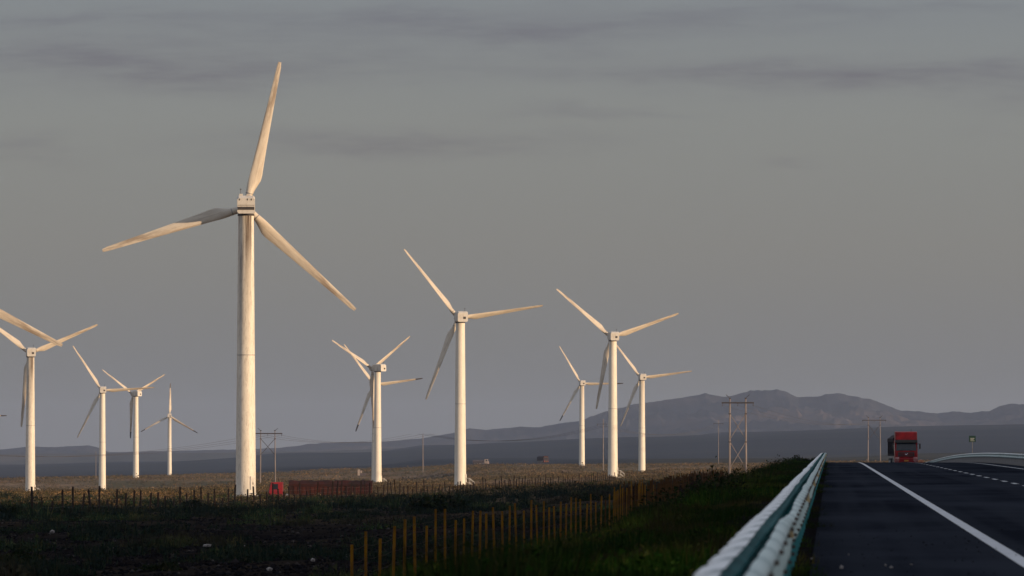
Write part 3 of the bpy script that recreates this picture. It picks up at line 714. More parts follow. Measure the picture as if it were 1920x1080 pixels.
def guardrail(label, lc, s0, s1, dent, facing, nposts=100, double=True, reflect=True, wback=.13):
    x, y = road_xy(lc, s0); org = Vector((x, y, float(road_z_line(s0)) + CZ))
    g = empty('guardrail', org, label, 'guardrail')
    mats = [M['rail_front'], M['rail_side'], M['teal']] if double else [M['rail'], M['rail_front'], M['steel']]; rmats = [M['rail'], M['rail_side'], M['teal']]
    nd = lambda s_: (0, 0, 0)
    b1 = rail_beam('beam', lc + facing * .06, facing, s0, s1, .072, dent, g, org, mats)
    if double: rail_beam('rear_beam', lc - facing * .06, -facing, s0, s1, wback, nd, g, org, rmats)
    # bolts and seams on the beam
    bt = MB(); cnt = 0; q = MB(); q.box((0, 0, 0), (.024, .06, .024)); a = q.build('bolt', M['bolt'], None); bme = a.data; bpy.data.objects.remove(a)
    for s_ in np.arange(s0 + 2, s1 - 1, 2.0):
        for ds, z in ((0, .63), (.0, .53), (0, .455)):
            if z != .53 and (s_ % 4) > 2.1: continue
            xx, yy = road_xy(lc + facing * (.06 + (.083 if z != .53 else .02)) + dent(s_)[0] + dent(s_)[2] * (z - .4), s_ + ds)
            pz = float(road_z_line(s_)) + CZ + z - org.z + .012
            if cnt < 100:
                o = bpy.data.objects.new('bolt', bme); col.objects.link(o); o.parent = b1; o.location = (xx - org.x, yy - org.y, pz)
            elif s_ < 320: bt.box((xx - org.x, yy - org.y, pz), (.024, .06, .024))
            cnt += 1
    if bt.v: tag(bt.build('distant_bolt', M['bolt'], b1), kind='stuff')
    ss = list(np.arange(s0 + 1, s1, 4.0)); rest = MB()
    pm = None
    for i, s_ in enumerate(ss):
        xx, yy = road_xy(lc, s_); z = float(road_z_line(s_)) + CZ
        if i < nposts:
            if pm is None:
                q = MB(); q.tube([(0, 0, -.25), (0, 0, .56)], .05, 10); q.box((0, 0, .46), (.12, .10, .16)); a = q.build('post', M['teal'] if double else M['steel'], None); pm = a.data; bpy.data.objects.remove(a)
            o = bpy.data.objects.new('post', pm); col.objects.link(o); o.parent = g
            o.location = (xx - org.x, yy - org.y, z - org.z)
        else:
            rest.tube([(xx - org.x, yy - org.y, z - org.z - .25), (xx - org.x, yy - org.y, z - org.z + .66)], .055, 6)
    if len(ss) > nposts: tag(rest.build('distant_post', M['teal'], g), kind='stuff')
    if reflect:
        for s_ in np.arange(s0 + 1, s1, 40.0):
            q = MB(); xx, yy = road_xy(lc + facing * .10 + dent(s_)[0], s_); z = float(road_z_line(s_)) + CZ + .545
            w_ = .05
            q.add([(-w_, 0, -.07), (w_, 0, -.07), (w_ * .7, 0, .07), (-w_ * .7, 0, .07), (-w_, .03, -.07), (w_, .03, -.07), (w_ * .7, .03, .07), (-w_ * .7, .03, .07)],
                  [(0, 1, 2, 3), (7, 6, 5, 4), (0, 4, 5, 1), (1, 5, 6, 2), (2, 6, 7, 3), (3, 7, 4, 0)])
            o = q.build('reflector', M['sign_white'] if False else M['reflector'], g); o.location = (xx - org.x, yy - org.y, z - org.z)
    return g
M['reflector'] = varied('reflector_amber', (.80, .60, .34), (.7, .48, .25), 8, .4)
def dent_left(s_):
    a = math.exp(-((s_ - 68) / 7.5) ** 2); b_ = math.exp(-((s_ - 57) / 5) ** 2)
    return (-.035 * a + .015 * b_, .02 * b_ - .03 * a, .14 * a - .05 * b_)
guardrail('long dented white and teal guardrail beside the near road shoulder', -.42, 25, 612, dent_left, 1, 100, True, True)
guardrail('grey steel guardrail along the median, right of the oncoming truck', 10.75, 405, 1000, lambda s_: (0, 0, 0), -1, 100, False, False, .083)

# ------------------------------------------------------------------ fences
M['rust_post'] = varied('rusty_fence_post', (0.11, 0.05, 0.012), (0.04, 0.02, 0.009), .5, .85, spec=0.0)
def fence(label, pts, h, w, mats, jit, lean, nparts, wires, wire_mat, wr=.012, far_mat=None, far_y=0):
    org = Vector(pts[0]); g = empty('post_and_wire_fence', org, label, 'fence')
    tops = []; order = sorted(range(len(pts)), key=lambda i: pts[i][1]); rest = MB(); near_set = set(order[:nparts]); pms = []
    for v in range(5):
        q = MB(); hh = h * (1 + (v - 2) * jit)
        q.box((0, 0, hh / 2 - .3), (w, w * .9, hh + .6), taper=.93)
        a = q.build('post', mats, None, bevel=0.0); me2 = a.data.copy()
        if far_mat: me2.materials.clear(); me2.materials.append(far_mat)
        pms.append((a.data, hh, me2)); bpy.data.objects.remove(a)
    for i, p in enumerate(pts):
        p = Vector(p); me, hh, mf = pms[random.randrange(5)]
        if far_mat and p.y > far_y + random.uniform(-90, 90): me = mf
        rx, ry = random.uniform(-lean, lean), random.uniform(-lean, lean)
        if i in near_set:
            o = bpy.data.objects.new('post', me); col.objects.link(o); o.parent = g; o.location = p - org; o.rotation_euler = (rx, ry, random.uniform(-.4, .4))
        else:
            q = p - org; rest.box((q.x, q.y, q.z + hh / 2 - .3), (w, w, hh + .6))
        tops.append((p - org, hh))
    if len(pts) > nparts: tag(rest.build('distant_post', far_mat or mats, g), kind='stuff')
    for f_ in wires:
        q = MB(); line = []
        for i, (p, hh) in enumerate(tops):
            line.append(p + Vector((0, -.06, h * f_)))
            if i < len(tops) - 1: line.append((p + tops[i + 1][0]) / 2 + Vector((0, -.06, h * f_ - .04)))
        q.tube(line, wr, 4); q.build('wire', wire_mat, g)
    return g
LF = -11.2
def fence1_pts():
    P_ = []; s_ = 186.
    while s_ < 815:
        x, y = road_xy(LF + .35 * math.sin(s_ / 60), s_); P_.append((x, y, gz(x, y) - .14)); s_ += (6.3 if s_ < 400 else 3.4) + random.uniform(-.6, .6)
    return P_
f1 = fence1_pts()
fence('yellow-painted fence of many posts along the foot of the road embankment', f1, 1.98, .066, M['yellow_post'], .05, .03, 100, (.2, .36, .52, .68, .84, .95), M['rust_wire'], .005, M['rust_post'], 440)
P_ = []; d = 700.
while d < 1640:
    x = 1968 - 1.335e6 / d; X = (x - 960) / F * d; P_.append((X, d, gz(X, d) - .05)); d += 7.0 + random.uniform(-.8, .8)
fence('dark weathered post fence in front of the truck and the tallest turbine', P_, 1.9, .17, M['wood_post'], .17, .09, 100, (.35, .65, .9), M['wire'], .006)

# ------------------------------------------------------------------ pylons, poles and wires
def arm_ins(mb, x, z, n=5):
    for k in range(n): mb.tube([(x, 0, z - .15 - k * .17), (x, 0, z - .25 - k * .17)], .11, 8)
def h_pylon(label, xl, xr, ytop, ybase, d, xarm, full=True, depthyaw=0.0, group='H-frame power pylons'):
    k = F / d; w = (xr - xl) / k; h = (ybase - ytop) / k; p = at((xl + xr) / 2, ybase, d)
    g = empty('power_pylon', p, label, 'pylon', group, depthyaw)
    r = .31 if full else .24
    for sx in (-1, 1):
        q = MB(); q.tube([(sx * w / 2 * 1.06, 0, -1), (sx * w / 2, 0, h * .95)], [r, r * .62], 12); q.build('pole', M['conc_pole'], g, True)
    z = h * .90; q = MB(); q.box((0, 0, z), (w * 2.05, .5, .38)); q.build('crossarm', M['dark_steel'], g)
    for sx in (-1, 1):
        q = MB(); q.tube([(sx * w / 2, 0, h * .955), (sx * (w / 2 + 1.5 * .7), 0, h * 1.0)], .09, 6); q.box((sx * w / 2, 0, h * .955), (.5, .5, .3)); q.build('earth_wire_arm', M['dark_steel'], g)
    for sx in (-1, 0, 1):
        q = MB(); arm_ins(q, sx * w * .98, z); q.build('insulator', M['dark_steel'], g)
    spans = ((.52, .765), (.16, .47)) if full else ((.50, .80),)
    if full: spans = ((.455, .765), (.10, .42))
    for a, b_ in spans:
        for sx in (-1, 1):
            q = MB(); q.tube([(-sx * w / 2, -.2 * sx, h * a), (sx * w / 2, -.2 * sx, h * b_)], .10, 6); q.build('brace', M['conc_pole'] if full else M['dark_steel'], g)
        for sx in (-1, 1):
            q = MB(); q.box((sx * w / 2 * 1.02, 0, h * b_), (.62, .62, .3)); q.build('bracket', M['dark_steel'], g)
    return p, h, w
pyA = h_pylon('tall cross-braced concrete H-pylon standing between the turbines and the road', 1368.5, 1398, 740, 893, 2150, None)
pyB = h_pylon('H-pylon just right of the tallest turbine tower', 489, 515.5, 803, 902, 2760, None, False)
pyC = h_pylon('thin distant H-pylon left of the oncoming truck', 1628, 1650, 779, 869, 3500, None, False)
def pole(label, x, ytop, ybase, d, arm=True, lean=0., r=.2):
    k = F / d; h = (ybase - ytop) / k; p = at(x, ybase, d)
    g = empty('utility_pole', p, label, 'utility pole', 'single utility poles on the plain')
    q = MB(); q.tube([(0, 0, -1), (lean, 0, h)], [r, r * .6], 10); q.build('pole', M['conc_pole'], g, True)
    if arm:
        q = MB(); q.box((lean, -.2, h * .90), (4.6, .14, .16)); q.build('crossarm', M['dark_steel'], g)
        for sx in (-2.1, 0, 2.1):
            q = MB(); arm_ins(q, lean + sx, h * .90, 4); q.build('insulator', M['dark_steel'], g)
    return p, h
pD = pole('single pole without an arm between the two middle turbines', 793, 813, 880, 3000, False)
pE = pole('single pole with a crossarm just left of the turbine near the pylon side', 1131, 786, 877, 2900, True)
pF = pole('thin faint pole left of the cross-braced pylon', 1347, 786, 866, 3600, True, r=.15)
pG = pole('brownish thin pole left of the second turbine from the left', 180, 846, 898, 3700, False, r=.15)
def wires(label, a, b_, offs, sag):
    org = Vector(a); g = empty('power_line', org, label, 'power line')
    for o_ in offs:
        q = MB(); n = 14; pts = []
        for i in range(n + 1):
            f_ = i / n; p = Vector(a).lerp(Vector(b_), f_) + Vector((o_, 0, -sag * 4 * f_ * (1 - f_))) - org; pts.append(p)
        q.tube(pts, .035, 4); q.build('wire', M['wire'], g)
def top(p, h, f_=.87): return Vector((p.x, p.y, p.z + h * f_))
wires('thin wires from the H-pylon by the tallest tower to the armless pole', top(*pyB[:2]), top(*pD, .99), (-4.5, 0, 4.5), 3)
wires('thin wires from the armless pole to the pole with a crossarm', top(*pD, .99), top(*pE), (-2, 0, 2), 4)
wires('thin wires from the pole with a crossarm to the faint pole', top(*pE), top(*pF), (-2, 0, 2), 4)
wires('thin wires from the cross-braced pylon to the pylon left of the truck', top(*pyA[:2]), top(*pyC[:2]), (-4, 0, 4), 3)
wires('thin wires running off left from the H-pylon by the tallest tower', at(-200, 838, 2500), top(*pyB[:2]), (-4.5, 0, 4.5), 5)

# ------------------------------------------------------------------ trucks (front faces local -Y, wheels on z = 0)
def wheel(parent, x, y, r=.52, w=.3):
    q = MB(); q.tube([(x - w / 2, y, r), (x - w / 2 + .04, y, r), (x + w / 2 - .04, y, r), (x + w / 2, y, r)], [r * .9, r, r, r * .9], 22)
    o = q.build('wheel', M['rubber'], parent, True)
    sx = 1 if x > 0 else -1
    q = MB(); q.tube([(x + sx * (w / 2 - .02), y, r), (x + sx * (w / 2 + .03), y, r)], [r * .56, r * .5], 16); q.build('rim', M['steel'], o, True)
    return o
def cab(t, H, W_, red, prefixdetail=True, roofcap=True):
    """cab-over tractor; H overall height, W_ width"""
    h = W_ / 2; top_ = H
    prof = [(-.0, .42), (-.02, 1.35), (.02, 1.75), (.26, 2.75), (.34, 2.86), (2.1, 2.9), (2.1, .62), (1.9, .55), (.9, .52)]
    q = MB(); q.prism(prof, -h, h); body = q.build('cab', red, t, bevel=.06)
    if roofcap:
        q = MB(); q.prism([(.10, 2.95), (.22, top_ - .08), (.5, top_), (1.9, top_), (2.05, 2.9), (.5, 2.88)], -h + .04, h - .04); q.build('roof_fairing', red, t, bevel=.05)
        q = MB(); q.box((0, .02, 2.80), (W_ - .06, .42, .32)); q.build('sun_visor', M['black'], t, bevel=.03)
    # windscreen, set proud of the sloping face
    q = MB(); a0, a1 = (.035, 1.80), (.235, 2.66)
    q.add([(-h + .14, a0[0] - .03, a0[1]), (h - .14, a0[0] - .03, a0[1]), (h - .2, a1[0] - .03, a1[1]), (-h + .2, a1[0] - .03, a1[1]),
           (-h + .14, a0[0] + .02, a0[1]), (h - .14, a0[0] + .02, a0[1]), (h - .2, a1[0] + .02, a1[1]), (-h + .2, a1[0] + .02, a1[1])],
          [(0, 1, 2, 3), (7, 6, 5, 4), (0, 4, 5, 1), (1, 5, 6, 2), (2, 6, 7, 3), (3, 7, 4, 0)])
    ws = q.build('windscreen', M['glass'], t)
    for sx in (-1, 1):
        q = MB(); q.tube([(sx * .75, -.03, 1.83), (sx * .15, .0, 1.96)], .02, 5); q.build('wiper', M['black'], ws)
    q = MB(); q.box((0, -.045, 1.40), (1.75, .06, .44)); gr = q.build('grille', M['black'], t, bevel=.02)
    q = MB()
    for k in range(3): q.box((0, -.085, 1.29 + k * .11), (1.45, .02, .035))
    q.build('grille_bar', red, gr)
    q = MB(); q.tube([(-.16, -.11, 1.46), (0, -.11, 1.38), (.16, -.11, 1.50)], .035, 8); q.tube([(-.12, -.11, 1.36), (.08, -.11, 1.34)], .03, 8); q.build('emblem', M['chrome'], gr)
    q = MB(); q.prism([(-.12, .38), (-.15, .9), (-.03, 1.02), (.3, 1.0), (.3, .38)], -h - .01, h + .01); bm_ = q.build('bumper', red, t, bevel=.05)
    q = MB(); q.box((0, -.165, .72), (.46, .03, .16)); q.build('number_plate', M['plate'], bm_)
    q = MB(); q.box((0, -.13, .5), (1.2, .06, .16)); q.build('air_intake', M['black'], bm_)
    for sx in (-1, 1):
        q = MB(); q.prism([(-.17, .66), (-.17, .92), (-.02, 1.12), (.04, .66)], sx * (h - .02) if sx < 0 else h - .46, -h + .46 if sx < 0 else h + .02)
        hl = q.build('headlight', M['lamp_glass'], t, bevel=.02)
        q = MB(); q.box((sx * (h - .2), -.175, .60), (.34, .03, .09)); q.build('fog_light', M['lamp_glass'], bm_)
        q = MB(); q.tube([(sx * h, .3, 2.5), (sx * (h + .22), .05, 2.55)], .03, 6); q.box((sx * (h + .24), .04, 2.28), (.17, .12, .55)); q.build('mirror', M['black'], t, bevel=.02)
        q = MB(); q.prism([(.5, 1.78), (.62, 2.6), (1.35, 2.6), (1.35, 1.78)], sx * (h + .005) - .02, sx * (h + .005) + .02); dg = q.build('side_window', M['glass'], t)
        q = MB(); q.box((sx * (h + .012), 1.0, 1.35), (.03, 1.05, .03)); q.box((sx * (h + .03), 1.35, 1.5), (.05, .2, .06)); q.build('door_handle', M['black'], t)
        q = MB(); q.box((sx * (h - .1), .95, .45), (.3, .5, .08)); q.box((sx * (h - .1), .95, .75), (.28, .45, .06)); q.build('step', M['black'], t)
    q = MB(); q.tube([(.55, .4, 2.9), (.55, .4, top_ + .28)], .018, 5); q.build('antenna', M['black'], t)
def trailer(t, y0, y1, W_, z0, z1, side, topm, zt, yawt=0.0, stakes=True):
    h = W_ / 2
    fr_ = MB(); fr_.box((-.45, (1.6 + y1) / 2, .95), (.16, y1 - 1.6, .28)); fr_.box((.45, (1.6 + y1) / 2, .95), (.16, y1 - 1.6, .28)); fr_.build('chassis', M['black'], t)
    q = MB(); q.box((0, (y0 + y1) / 2, (z0 + z1) / 2), (W_, y1 - y0, z1 - z0)); sd_ = q.build('trailer_box', side, t, bevel=.04)
    if stakes:
        n = int((y1 - y0) / .62); q = MB()
        for i in range(n + 1):
            for sx in (-1, 1): q.box((sx * (h + .035), y0 + .1 + (y1 - y0 - .2) * i / n, (z0 + z1) / 2), (.06, .09, z1 - z0 - .05))
        for sx in (-1, 1): q.box((sx * (h + .03), (y0 + y1) / 2, z0 + .12), (.05, y1 - y0, .14))
        q.build('side_stake', side, sd_)
    # sagging tarpaulin over the load
    n = 26; pr = []; vs = []; fs = []
    for i in range(n + 1):
        y = y0 - .06 + (y1 - y0 + .12) * i / n; bz = zt + .10 * math.sin(i * 1.7) * math.sin(i * .6) + (.05 * math.sin(i * 3.1)); drop = z1 - .34 + .10 * math.sin(i * 2.3)
        ring = [(-h - .1, drop), (-h - .09, z1 + .03), (-h * .75, (bz + z1) / 2 + .12), (-h * .3, bz), (h * .3, bz + .02), (h * .75, (bz + z1) / 2 + .12), (h + .09, z1 + .03), (h + .1, drop)]
        for a, z in ring: vs.append((a, y, z))
        if i:
            for k in range(7): fs.append(((i - 1) * 8 + k, (i - 1) * 8 + k + 1, i * 8 + k + 1, i * 8 + k))
    fs.append(tuple(range(8))); fs.append(tuple(n * 8 + k for k in range(8))[::-1])
    q = MB(); q.add(vs, fs); q.build('tarpaulin', topm, t, True)
    for yy in (y1 - 1.2, y1 - 2.5, y1 - 3.8):
        for sx in (-1, 1): wheel(t, sx * (h - .2), yy, .5, .34)
    for sx in (-1, 1):
        wheel(t, sx * (h - .2), .95 + .35, .52, .3); wheel(t, sx * (h - .22), 4.0, .52, .45)
    for sx in (-1, 1):
        q = MB(); q.tube([(sx * (h - .25), 2.5, .8), (sx * (h - .25), 3.2, .8)], .32, 14); q.build('fuel_tank', M['steel'], t, True)
    q = MB(); q.box((0, y1 + .02, .6), (W_ - .1, .08, .14)); q.build('rear_bar', M['dark_steel'], t)
# oncoming truck
DT, LT = 858.0, 8.15
x, y = road_xy(LT, DT)
tr = empty('red_truck', (x, y, float(road_z_line(DT)) + CZ + .004), 'red cab-over truck with chrome emblem coming up the road toward the camera', 'truck', None, -RA + R(2.4))
cab(tr, 3.86, 2.44, M['red'])
trailer(tr, 2.7, 14.5, 2.46, 1.25, 3.1, M['tarp'], M['tarp'], 3.45)
# truck on the low track seen from its side: front faces left
ps = at(505, 940, 1190)
t2 = empty('red_truck', ps, 'long truck seen from the side with bright red cab and brown tarpaulin-covered trailer', 'truck', None, R(90) * -1 + R(0))
cab(t2, 2.9, 2.46, M['red_dull'], roofcap=False)
trailer(t2, 3.0, 15.35, 2.46, .95, 2.55, M['rust'], M['rust_top'], 3.12)
# far trucks on the distant road
p3 = at(1024, 868.2, 4120)
t3 = empty('red_truck', p3, 'tiny far truck with reddish cab on the distant road left of the black-tipped turbine', 'truck', None, R(58) * -1)
t3.rotation_euler = (0, 0, R(17))
cab(t3, 3.6, 2.46, M['rust'])
trailer(t3, 2.7, 12.0, 2.46, 1.2, 3.0, M['tarp'], M['tarp'], 3.5)
p4 = at(916, 871, 4300)
t4 = empty('grey_lorry', p4, 'faint small lorry with pale cab, leftmost vehicle on the distant road', 'truck', None, R(80))
cab(t4, 2.8, 2.2, M['plaster'], roofcap=False)
trailer(t4, 2.6, 8.5, 2.2, .9, 1.9, M['dark_panel'], M['dark_panel'], 2.5)
p5 = at(1699, 868, 1020)

# orange barrel behind the truck
x, y = road_xy(10.05, 890)
q = MB(); q.tube([(0, 0, 0), (0, 0, .1), (0, 0, .75), (0, 0, .9), (0, 0, .95)], [.34, .36, .33, .25, .1], 18)
o = q.build('warning_barrel', M['orange'], None, True); o.location = (x, y, float(road_z_line(890)) + CZ + .004); tag(o, 'orange rounded warning barrel beside the oncoming truck, by the median guardrail', 'barrel')

# ------------------------------------------------------------------ road sign
ds = 1250.0; ps = at(1823, 817, ds)
zb = gz(ps.x, ps.y) - .2
sg = empty('road_sign', (ps.x, ps.y, zb), 'small green road sign with pale lettering on a thin post beyond the median guardrail', 'road sign')
hs = ps.z - zb
q = MB(); q.box((0, 0, hs - .5), (1.05, .05, 1.0)); pn = q.build('sign_panel', M['sign_green'], sg)
q = MB()
q.box((0, -.04, hs - .42), (.62, .02, .10)); q.box((-.05, -.04, hs - .62), (.5, .02, .10)); q.box((.02, -.04, hs - .80), (.66, .02, .07)); q.build('sign_marking', M['sign_white'], pn)
q = MB(); q.tube([(0, .06, -.5), (0, .06, hs)], .045, 8); q.build('post', M['steel'], sg)

# small structures on the plain
p = at(234, 906, 3650); g = empty('white_hut', p, 'small whitish hut-like box on the plain, left of the third turbine tower', 'hut')
q = MB(); q.box((-.7, 0, .6), (1.1, 1.1, 2.2)); q.build('wall', M['plaster'], g, bevel=.04)
q = MB(); q.box((1.0, .2, .5), (.9, 1.0, 1.9)); q.build('wall', M['plaster'], g, bevel=.04)
q = MB(); q.box((-.7, 0, 1.78), (1.3, 1.3, .14)); q.box((1.0, .2, 1.52), (1.1, 1.2, .12)); q.build('roof', M['concrete'], g)
q = MB(); q.box((-.7, -.57, .3), (.4, .04, 1.3)); q.build('door', M['dark_panel'], g)
p = at(674, 889, 3600); g = empty('pump_house', p, 'low pinkish pump house with a dark lean-to, left of the sideways turbine', 'hut')
q = MB(); q.box((-.3, 0, .7), (1.0, 1.2, 2.6)); q.box((.8, 0, .6), (.7, 1.0, 2.0)); q.build('wall', M['plaster'], g, bevel=.04)
q = MB(); q.box((1.6, .2, -.1), (2.6, 1.6, 1.2)); q.build('lean_to', M['dark_panel'], g)
q = MB(); q.box((-.3, 0, 2.06), (1.2, 1.4, .12)); q.build('roof', M['concrete'], g)

# ------------------------------------------------------------------ vegetation
def blades_arr(P_, h, n, spread, wid, lean=0.6):
    """n triangular blades per clump at points P_ (N,3) of height h (N)"""
    N_ = len(P_); a = rng.uniform(0, 2 * np.pi, (N_, n)); r = np.sqrt(rng.uniform(0, 1, (N_, n))) * spread[:, None]
    bx = P_[:, 0, None] + np.cos(a) * r; by = P_[:, 1, None] + np.sin(a) * r
    ti = rng.uniform(0, lean, (N_, n)); ta = a + rng.normal(0, .8, (N_, n)); hh = h[:, None] * rng.uniform(.45, 1.05, (N_, n))
    tx = bx + np.cos(ta) * np.sin(ti) * hh; ty = by + np.sin(ta) * np.sin(ti) * hh; tz = P_[:, 2, None] + np.cos(ti) * hh
    fa = rng.uniform(0, np.pi, (N_, n)); w = wid[:, None] * rng.uniform(.6, 1.3, (N_, n))
    bz = np.repeat(P_[:, 2, None], n, 1) - .04
    A = np.stack([bx - np.cos(fa) * w, by - np.sin(fa) * w, bz], -1); B = np.stack([bx + np.cos(fa) * w, by + np.sin(fa) * w, bz], -1); C = np.stack([tx, ty, tz], -1)
    return np.stack([A, B, C], 2).reshape(-1, 3)
def leaf_arr(P_, rad, hgt, n, size):
    """n leaf triangles per bush spread through a domed volume"""
    N_ = len(P_); u = rng.normal(size=(N_, n, 3)); u /= np.linalg.norm(u, axis=2, keepdims=True)
    u[..., 2] = np.abs(u[..., 2]); rr = rng.uniform(.25, 1, (N_, n, 1)) ** .5
    lob = 1 + .35 * np.sin(u[..., :1] * 5 + P_[:, None, :1]) * np.cos(u[..., 1:2] * 6 + P_[:, None, 1:2])
    c = u * rr * lob; c = c * np.stack([rad, rad, hgt], -1)[:, None, :] + P_[:, None, :]
    e1 = rng.normal(size=(N_, n, 3)); e2 = rng.normal(size=(N_, n, 3)); sz = size[:, None, None] * rng.uniform(.5, 1.4, (N_, n, 1))
    e1 *= sz / np.linalg.norm(e1, axis=2, keepdims=True); e2 *= sz / np.linalg.norm(e2, axis=2, keepdims=True)
    return np.stack([c - e1 * .5, c + e1 * .5, c + e2], 2).reshape(-1, 3)
def tri_obj(name, V, mat, **kw): return fast_mesh(name, V, np.arange(len(V)).reshape(-1, 3), mat, 3, False, **kw)
def scatter(n, d0, d1, x0=-60, x1=1980, power=1.0):
    f_ = rng.uniform(0, 1, n) ** power; d = d0 * (d1 / d0) ** f_; x = rng.uniform(x0, x1, n)
    X = (x - 960) / F * d; return X, d
def lat(X, Y): return X * rc - Y * rs
# scrub on the sunlit plain
X, Y = scatter(105000, 830, 5200, power=1.0)
l_ = lat(X, Y); dens = fbm(X / 25, Y / 70, 3, 15) + rng.uniform(-.25, .25, len(X))
keep = ((l_ < -14) | (l_ > 34) | (Y > 2400)) & (dens > -.08)
X, Y = X[keep], Y[keep]; Z = ground(X, Y) + CZ
h = rng.uniform(.20, .64, len(X)) * (1 + .9 * sstep(1500, 3200, Y)); big = rng.uniform(0, 1, len(X)) > .985; h[big] *= 1.7
V = leaf_arr(np.stack([X, Y, Z - .05], 1), h * rng.uniform(.8, 2.0, len(X)), h, 20, h * .36)
tag(tri_obj('scrub', V, M['scrub']), 'low dry scrub spread over the sunlit desert plain', 'scrub', kind='stuff')
# weeds, near dark field
X, Y = scatter(7500, 225, 1080, x1=1500)
l_ = lat(X, Y); dens = fbm(X / 5, Y / 22, 4, 25) + rng.uniform(-.06, .06, len(X)) + .10 * (Y > 620)
keep = (l_ < LF - 1) & (dens > .085); X, Y = X[keep], Y[keep]; Z = ground(X, Y) + CZ
h = rng.uniform(.10, .40, len(X)) * (1 + .5 * (Y > 600)) * (1 + 2.2 * np.clip(dens[keep], 0, .4)); V = leaf_arr(np.stack([X, Y, Z - .03], 1), h * 1.3, h, 40, h * .3)
V2 = blades_arr(np.stack([X, Y, Z], 1), h * 1.5, 22, h * .9, h * .07)
tag(tri_obj('weeds', np.concatenate([V, V2]), M['field_tuft']), 'small dull weeds scattered over the dark gravel field', 'weeds', kind='stuff')
# green belt by the dark fence
X, Y = scatter(5200, 640, 1250, x1=1420); l_ = lat(X, Y)
line = 1.335e6 / (1968 - ((X / Y) * F + 960)); dd = Y - line
keep = (l_ < LF - 1) & (np.abs(dd + 60) < 150) & (fbm(X / 7, Y / 25, 3, 35) + rng.uniform(-.08, .08, len(X)) > .05); X, Y = X[keep], Y[keep]; Z = ground(X, Y) + CZ
h = rng.uniform(.2, .62, len(X)); V = leaf_arr(np.stack([X, Y, Z - .05], 1), h * 1.5, h, 34, h * .32)
tag(tri_obj('field_shrubs', V, M['bush']), 'dark green low growth along the dark fence', 'shrubs', kind='stuff')
# verge on the embankment
n = 34000; s_ = 60 * (620 / 60) ** (rng.uniform(0, 1, n) ** .8); l_ = rng.uniform(-13, -.72, n); X, Y = road_xy(l_, s_); Z = ground(X, Y) + CZ
lush = fbm(X / 3., Y / 14., 3, 45)
clump = fbm(X / 1.6, Y / 9., 3, 145)
h = (rng.uniform(.10, .32, n) + np.clip(lush, 0, 1) * 1.2 + np.clip(clump, 0, 1) * 1.5) * np.where(l_ > -1.3, .28, np.where(l_ > -2.6, .5, 1.0)); V = blades_arr(np.stack([X, Y, Z], 1), h, 16, h * .6, np.minimum(h * .035, .013) + .005, .75)
V2 = leaf_arr(np.stack([X, Y, Z - .03], 1)[::3], h[::3] * 1.1, h[::3] * .9, 30, np.minimum(h[::3] * .22, .055))
tag(tri_obj('grass', np.concatenate([V, V2]), M['foliage']), 'dark green grass and weeds on the road embankment', 'grass', kind='stuff')
n = 420; s_ = 190 * (590 / 190) ** rng.uniform(0, 1, n); l_ = rng.uniform(-11, -2.8, n); X, Y = road_xy(l_, s_)
k_ = fbm(X / 2.5, Y / 22., 3, 91) > .04; X, Y = X[k_], Y[k_]; Z = ground(X, Y) + CZ; n = len(X); h = rng.uniform(.35, .95, n)
V = leaf_arr(np.stack([X, Y, Z - .05], 1), h * rng.uniform(.7, 1.2, n), h, 260, np.full(n, .085))
tag(tri_obj('embankment_shrubs', V, M['bush']), 'ragged low shrubs growing through the embankment grass', 'shrubs', kind='stuff')
# weeds in the joint between rail and asphalt
n = 330; s_ = rng.uniform(38, 560, n); s_ = s_[(fbm(s_ / 9., s_ * 0, 2, 66) > .02)]; n = len(s_); l_ = rng.normal(-.36, .09, n); X, Y = road_xy(l_, s_); Z = road_z_line(s_) + CZ - .01
h = rng.uniform(.06, .16, n); V = blades_arr(np.stack([X, Y, Z], 1), h, 34, h * 1.2, h * .06, 1.1)
tag(tri_obj('shoulder_weeds', V, M['foliage']), 'green weeds in the gap between guardrail and asphalt', 'weeds', kind='stuff')
# gravel lumps on the dark field
X, Y = scatter(30000, 225, 1000, x1=1450); l_ = lat(X, Y); keep = l_ < LF + 1; X, Y = X[keep], Y[keep]; Z = ground(X, Y) + CZ
r_ = rng.uniform(.03, .13, len(X)) * np.where(rng.uniform(0, 1, len(X)) > .97, 2.0, 1)
base = np.array([(1, 0, 0), (0, 1, 0), (-1, 0, 0), (0, -1, 0), (0, 0, 1), (0, 0, -1)], float); fo = np.array([(0, 1, 4), (1, 2, 4), (2, 3, 4), (3, 0, 4), (1, 0, 5), (2, 1, 5), (3, 2, 5), (0, 3, 5)])
def lumps(X, Y, Z, r_):
    j = rng.uniform(.6, 1.3, (len(X), 6, 1)); a = rng.uniform(0, 6.28, len(X))
    b_ = base[None] * j * r_[:, None, None]; b_ = np.stack([b_[..., 0] * np.cos(a)[:, None] - b_[..., 1] * np.sin(a)[:, None], b_[..., 0] * np.sin(a)[:, None] + b_[..., 1] * np.cos(a)[:, None], b_[..., 2] * .7], -1)
    V = b_ + np.stack([X, Y, Z], -1)[:, None, :]; F2 = fo[None] + (np.arange(len(X)) * 6)[:, None, None]
    return V.reshape(-1, 3), F2.reshape(-1, 3)
V, F2 = lumps(X, Y, Z, r_); tag(fast_mesh('gravel', V, F2, M['pebble'], 3), 'dark stony gravel covering the shaded field', 'gravel', kind='stuff')
n = 420; s_ = rng.uniform(34, 120, n); l_ = np.concatenate([rng.uniform(-.9, -.2, n // 2), rng.uniform(-.2, 2.6, n - n // 2)]); X, Y = road_xy(l_, s_); Z = road_z_line(s_) + CZ
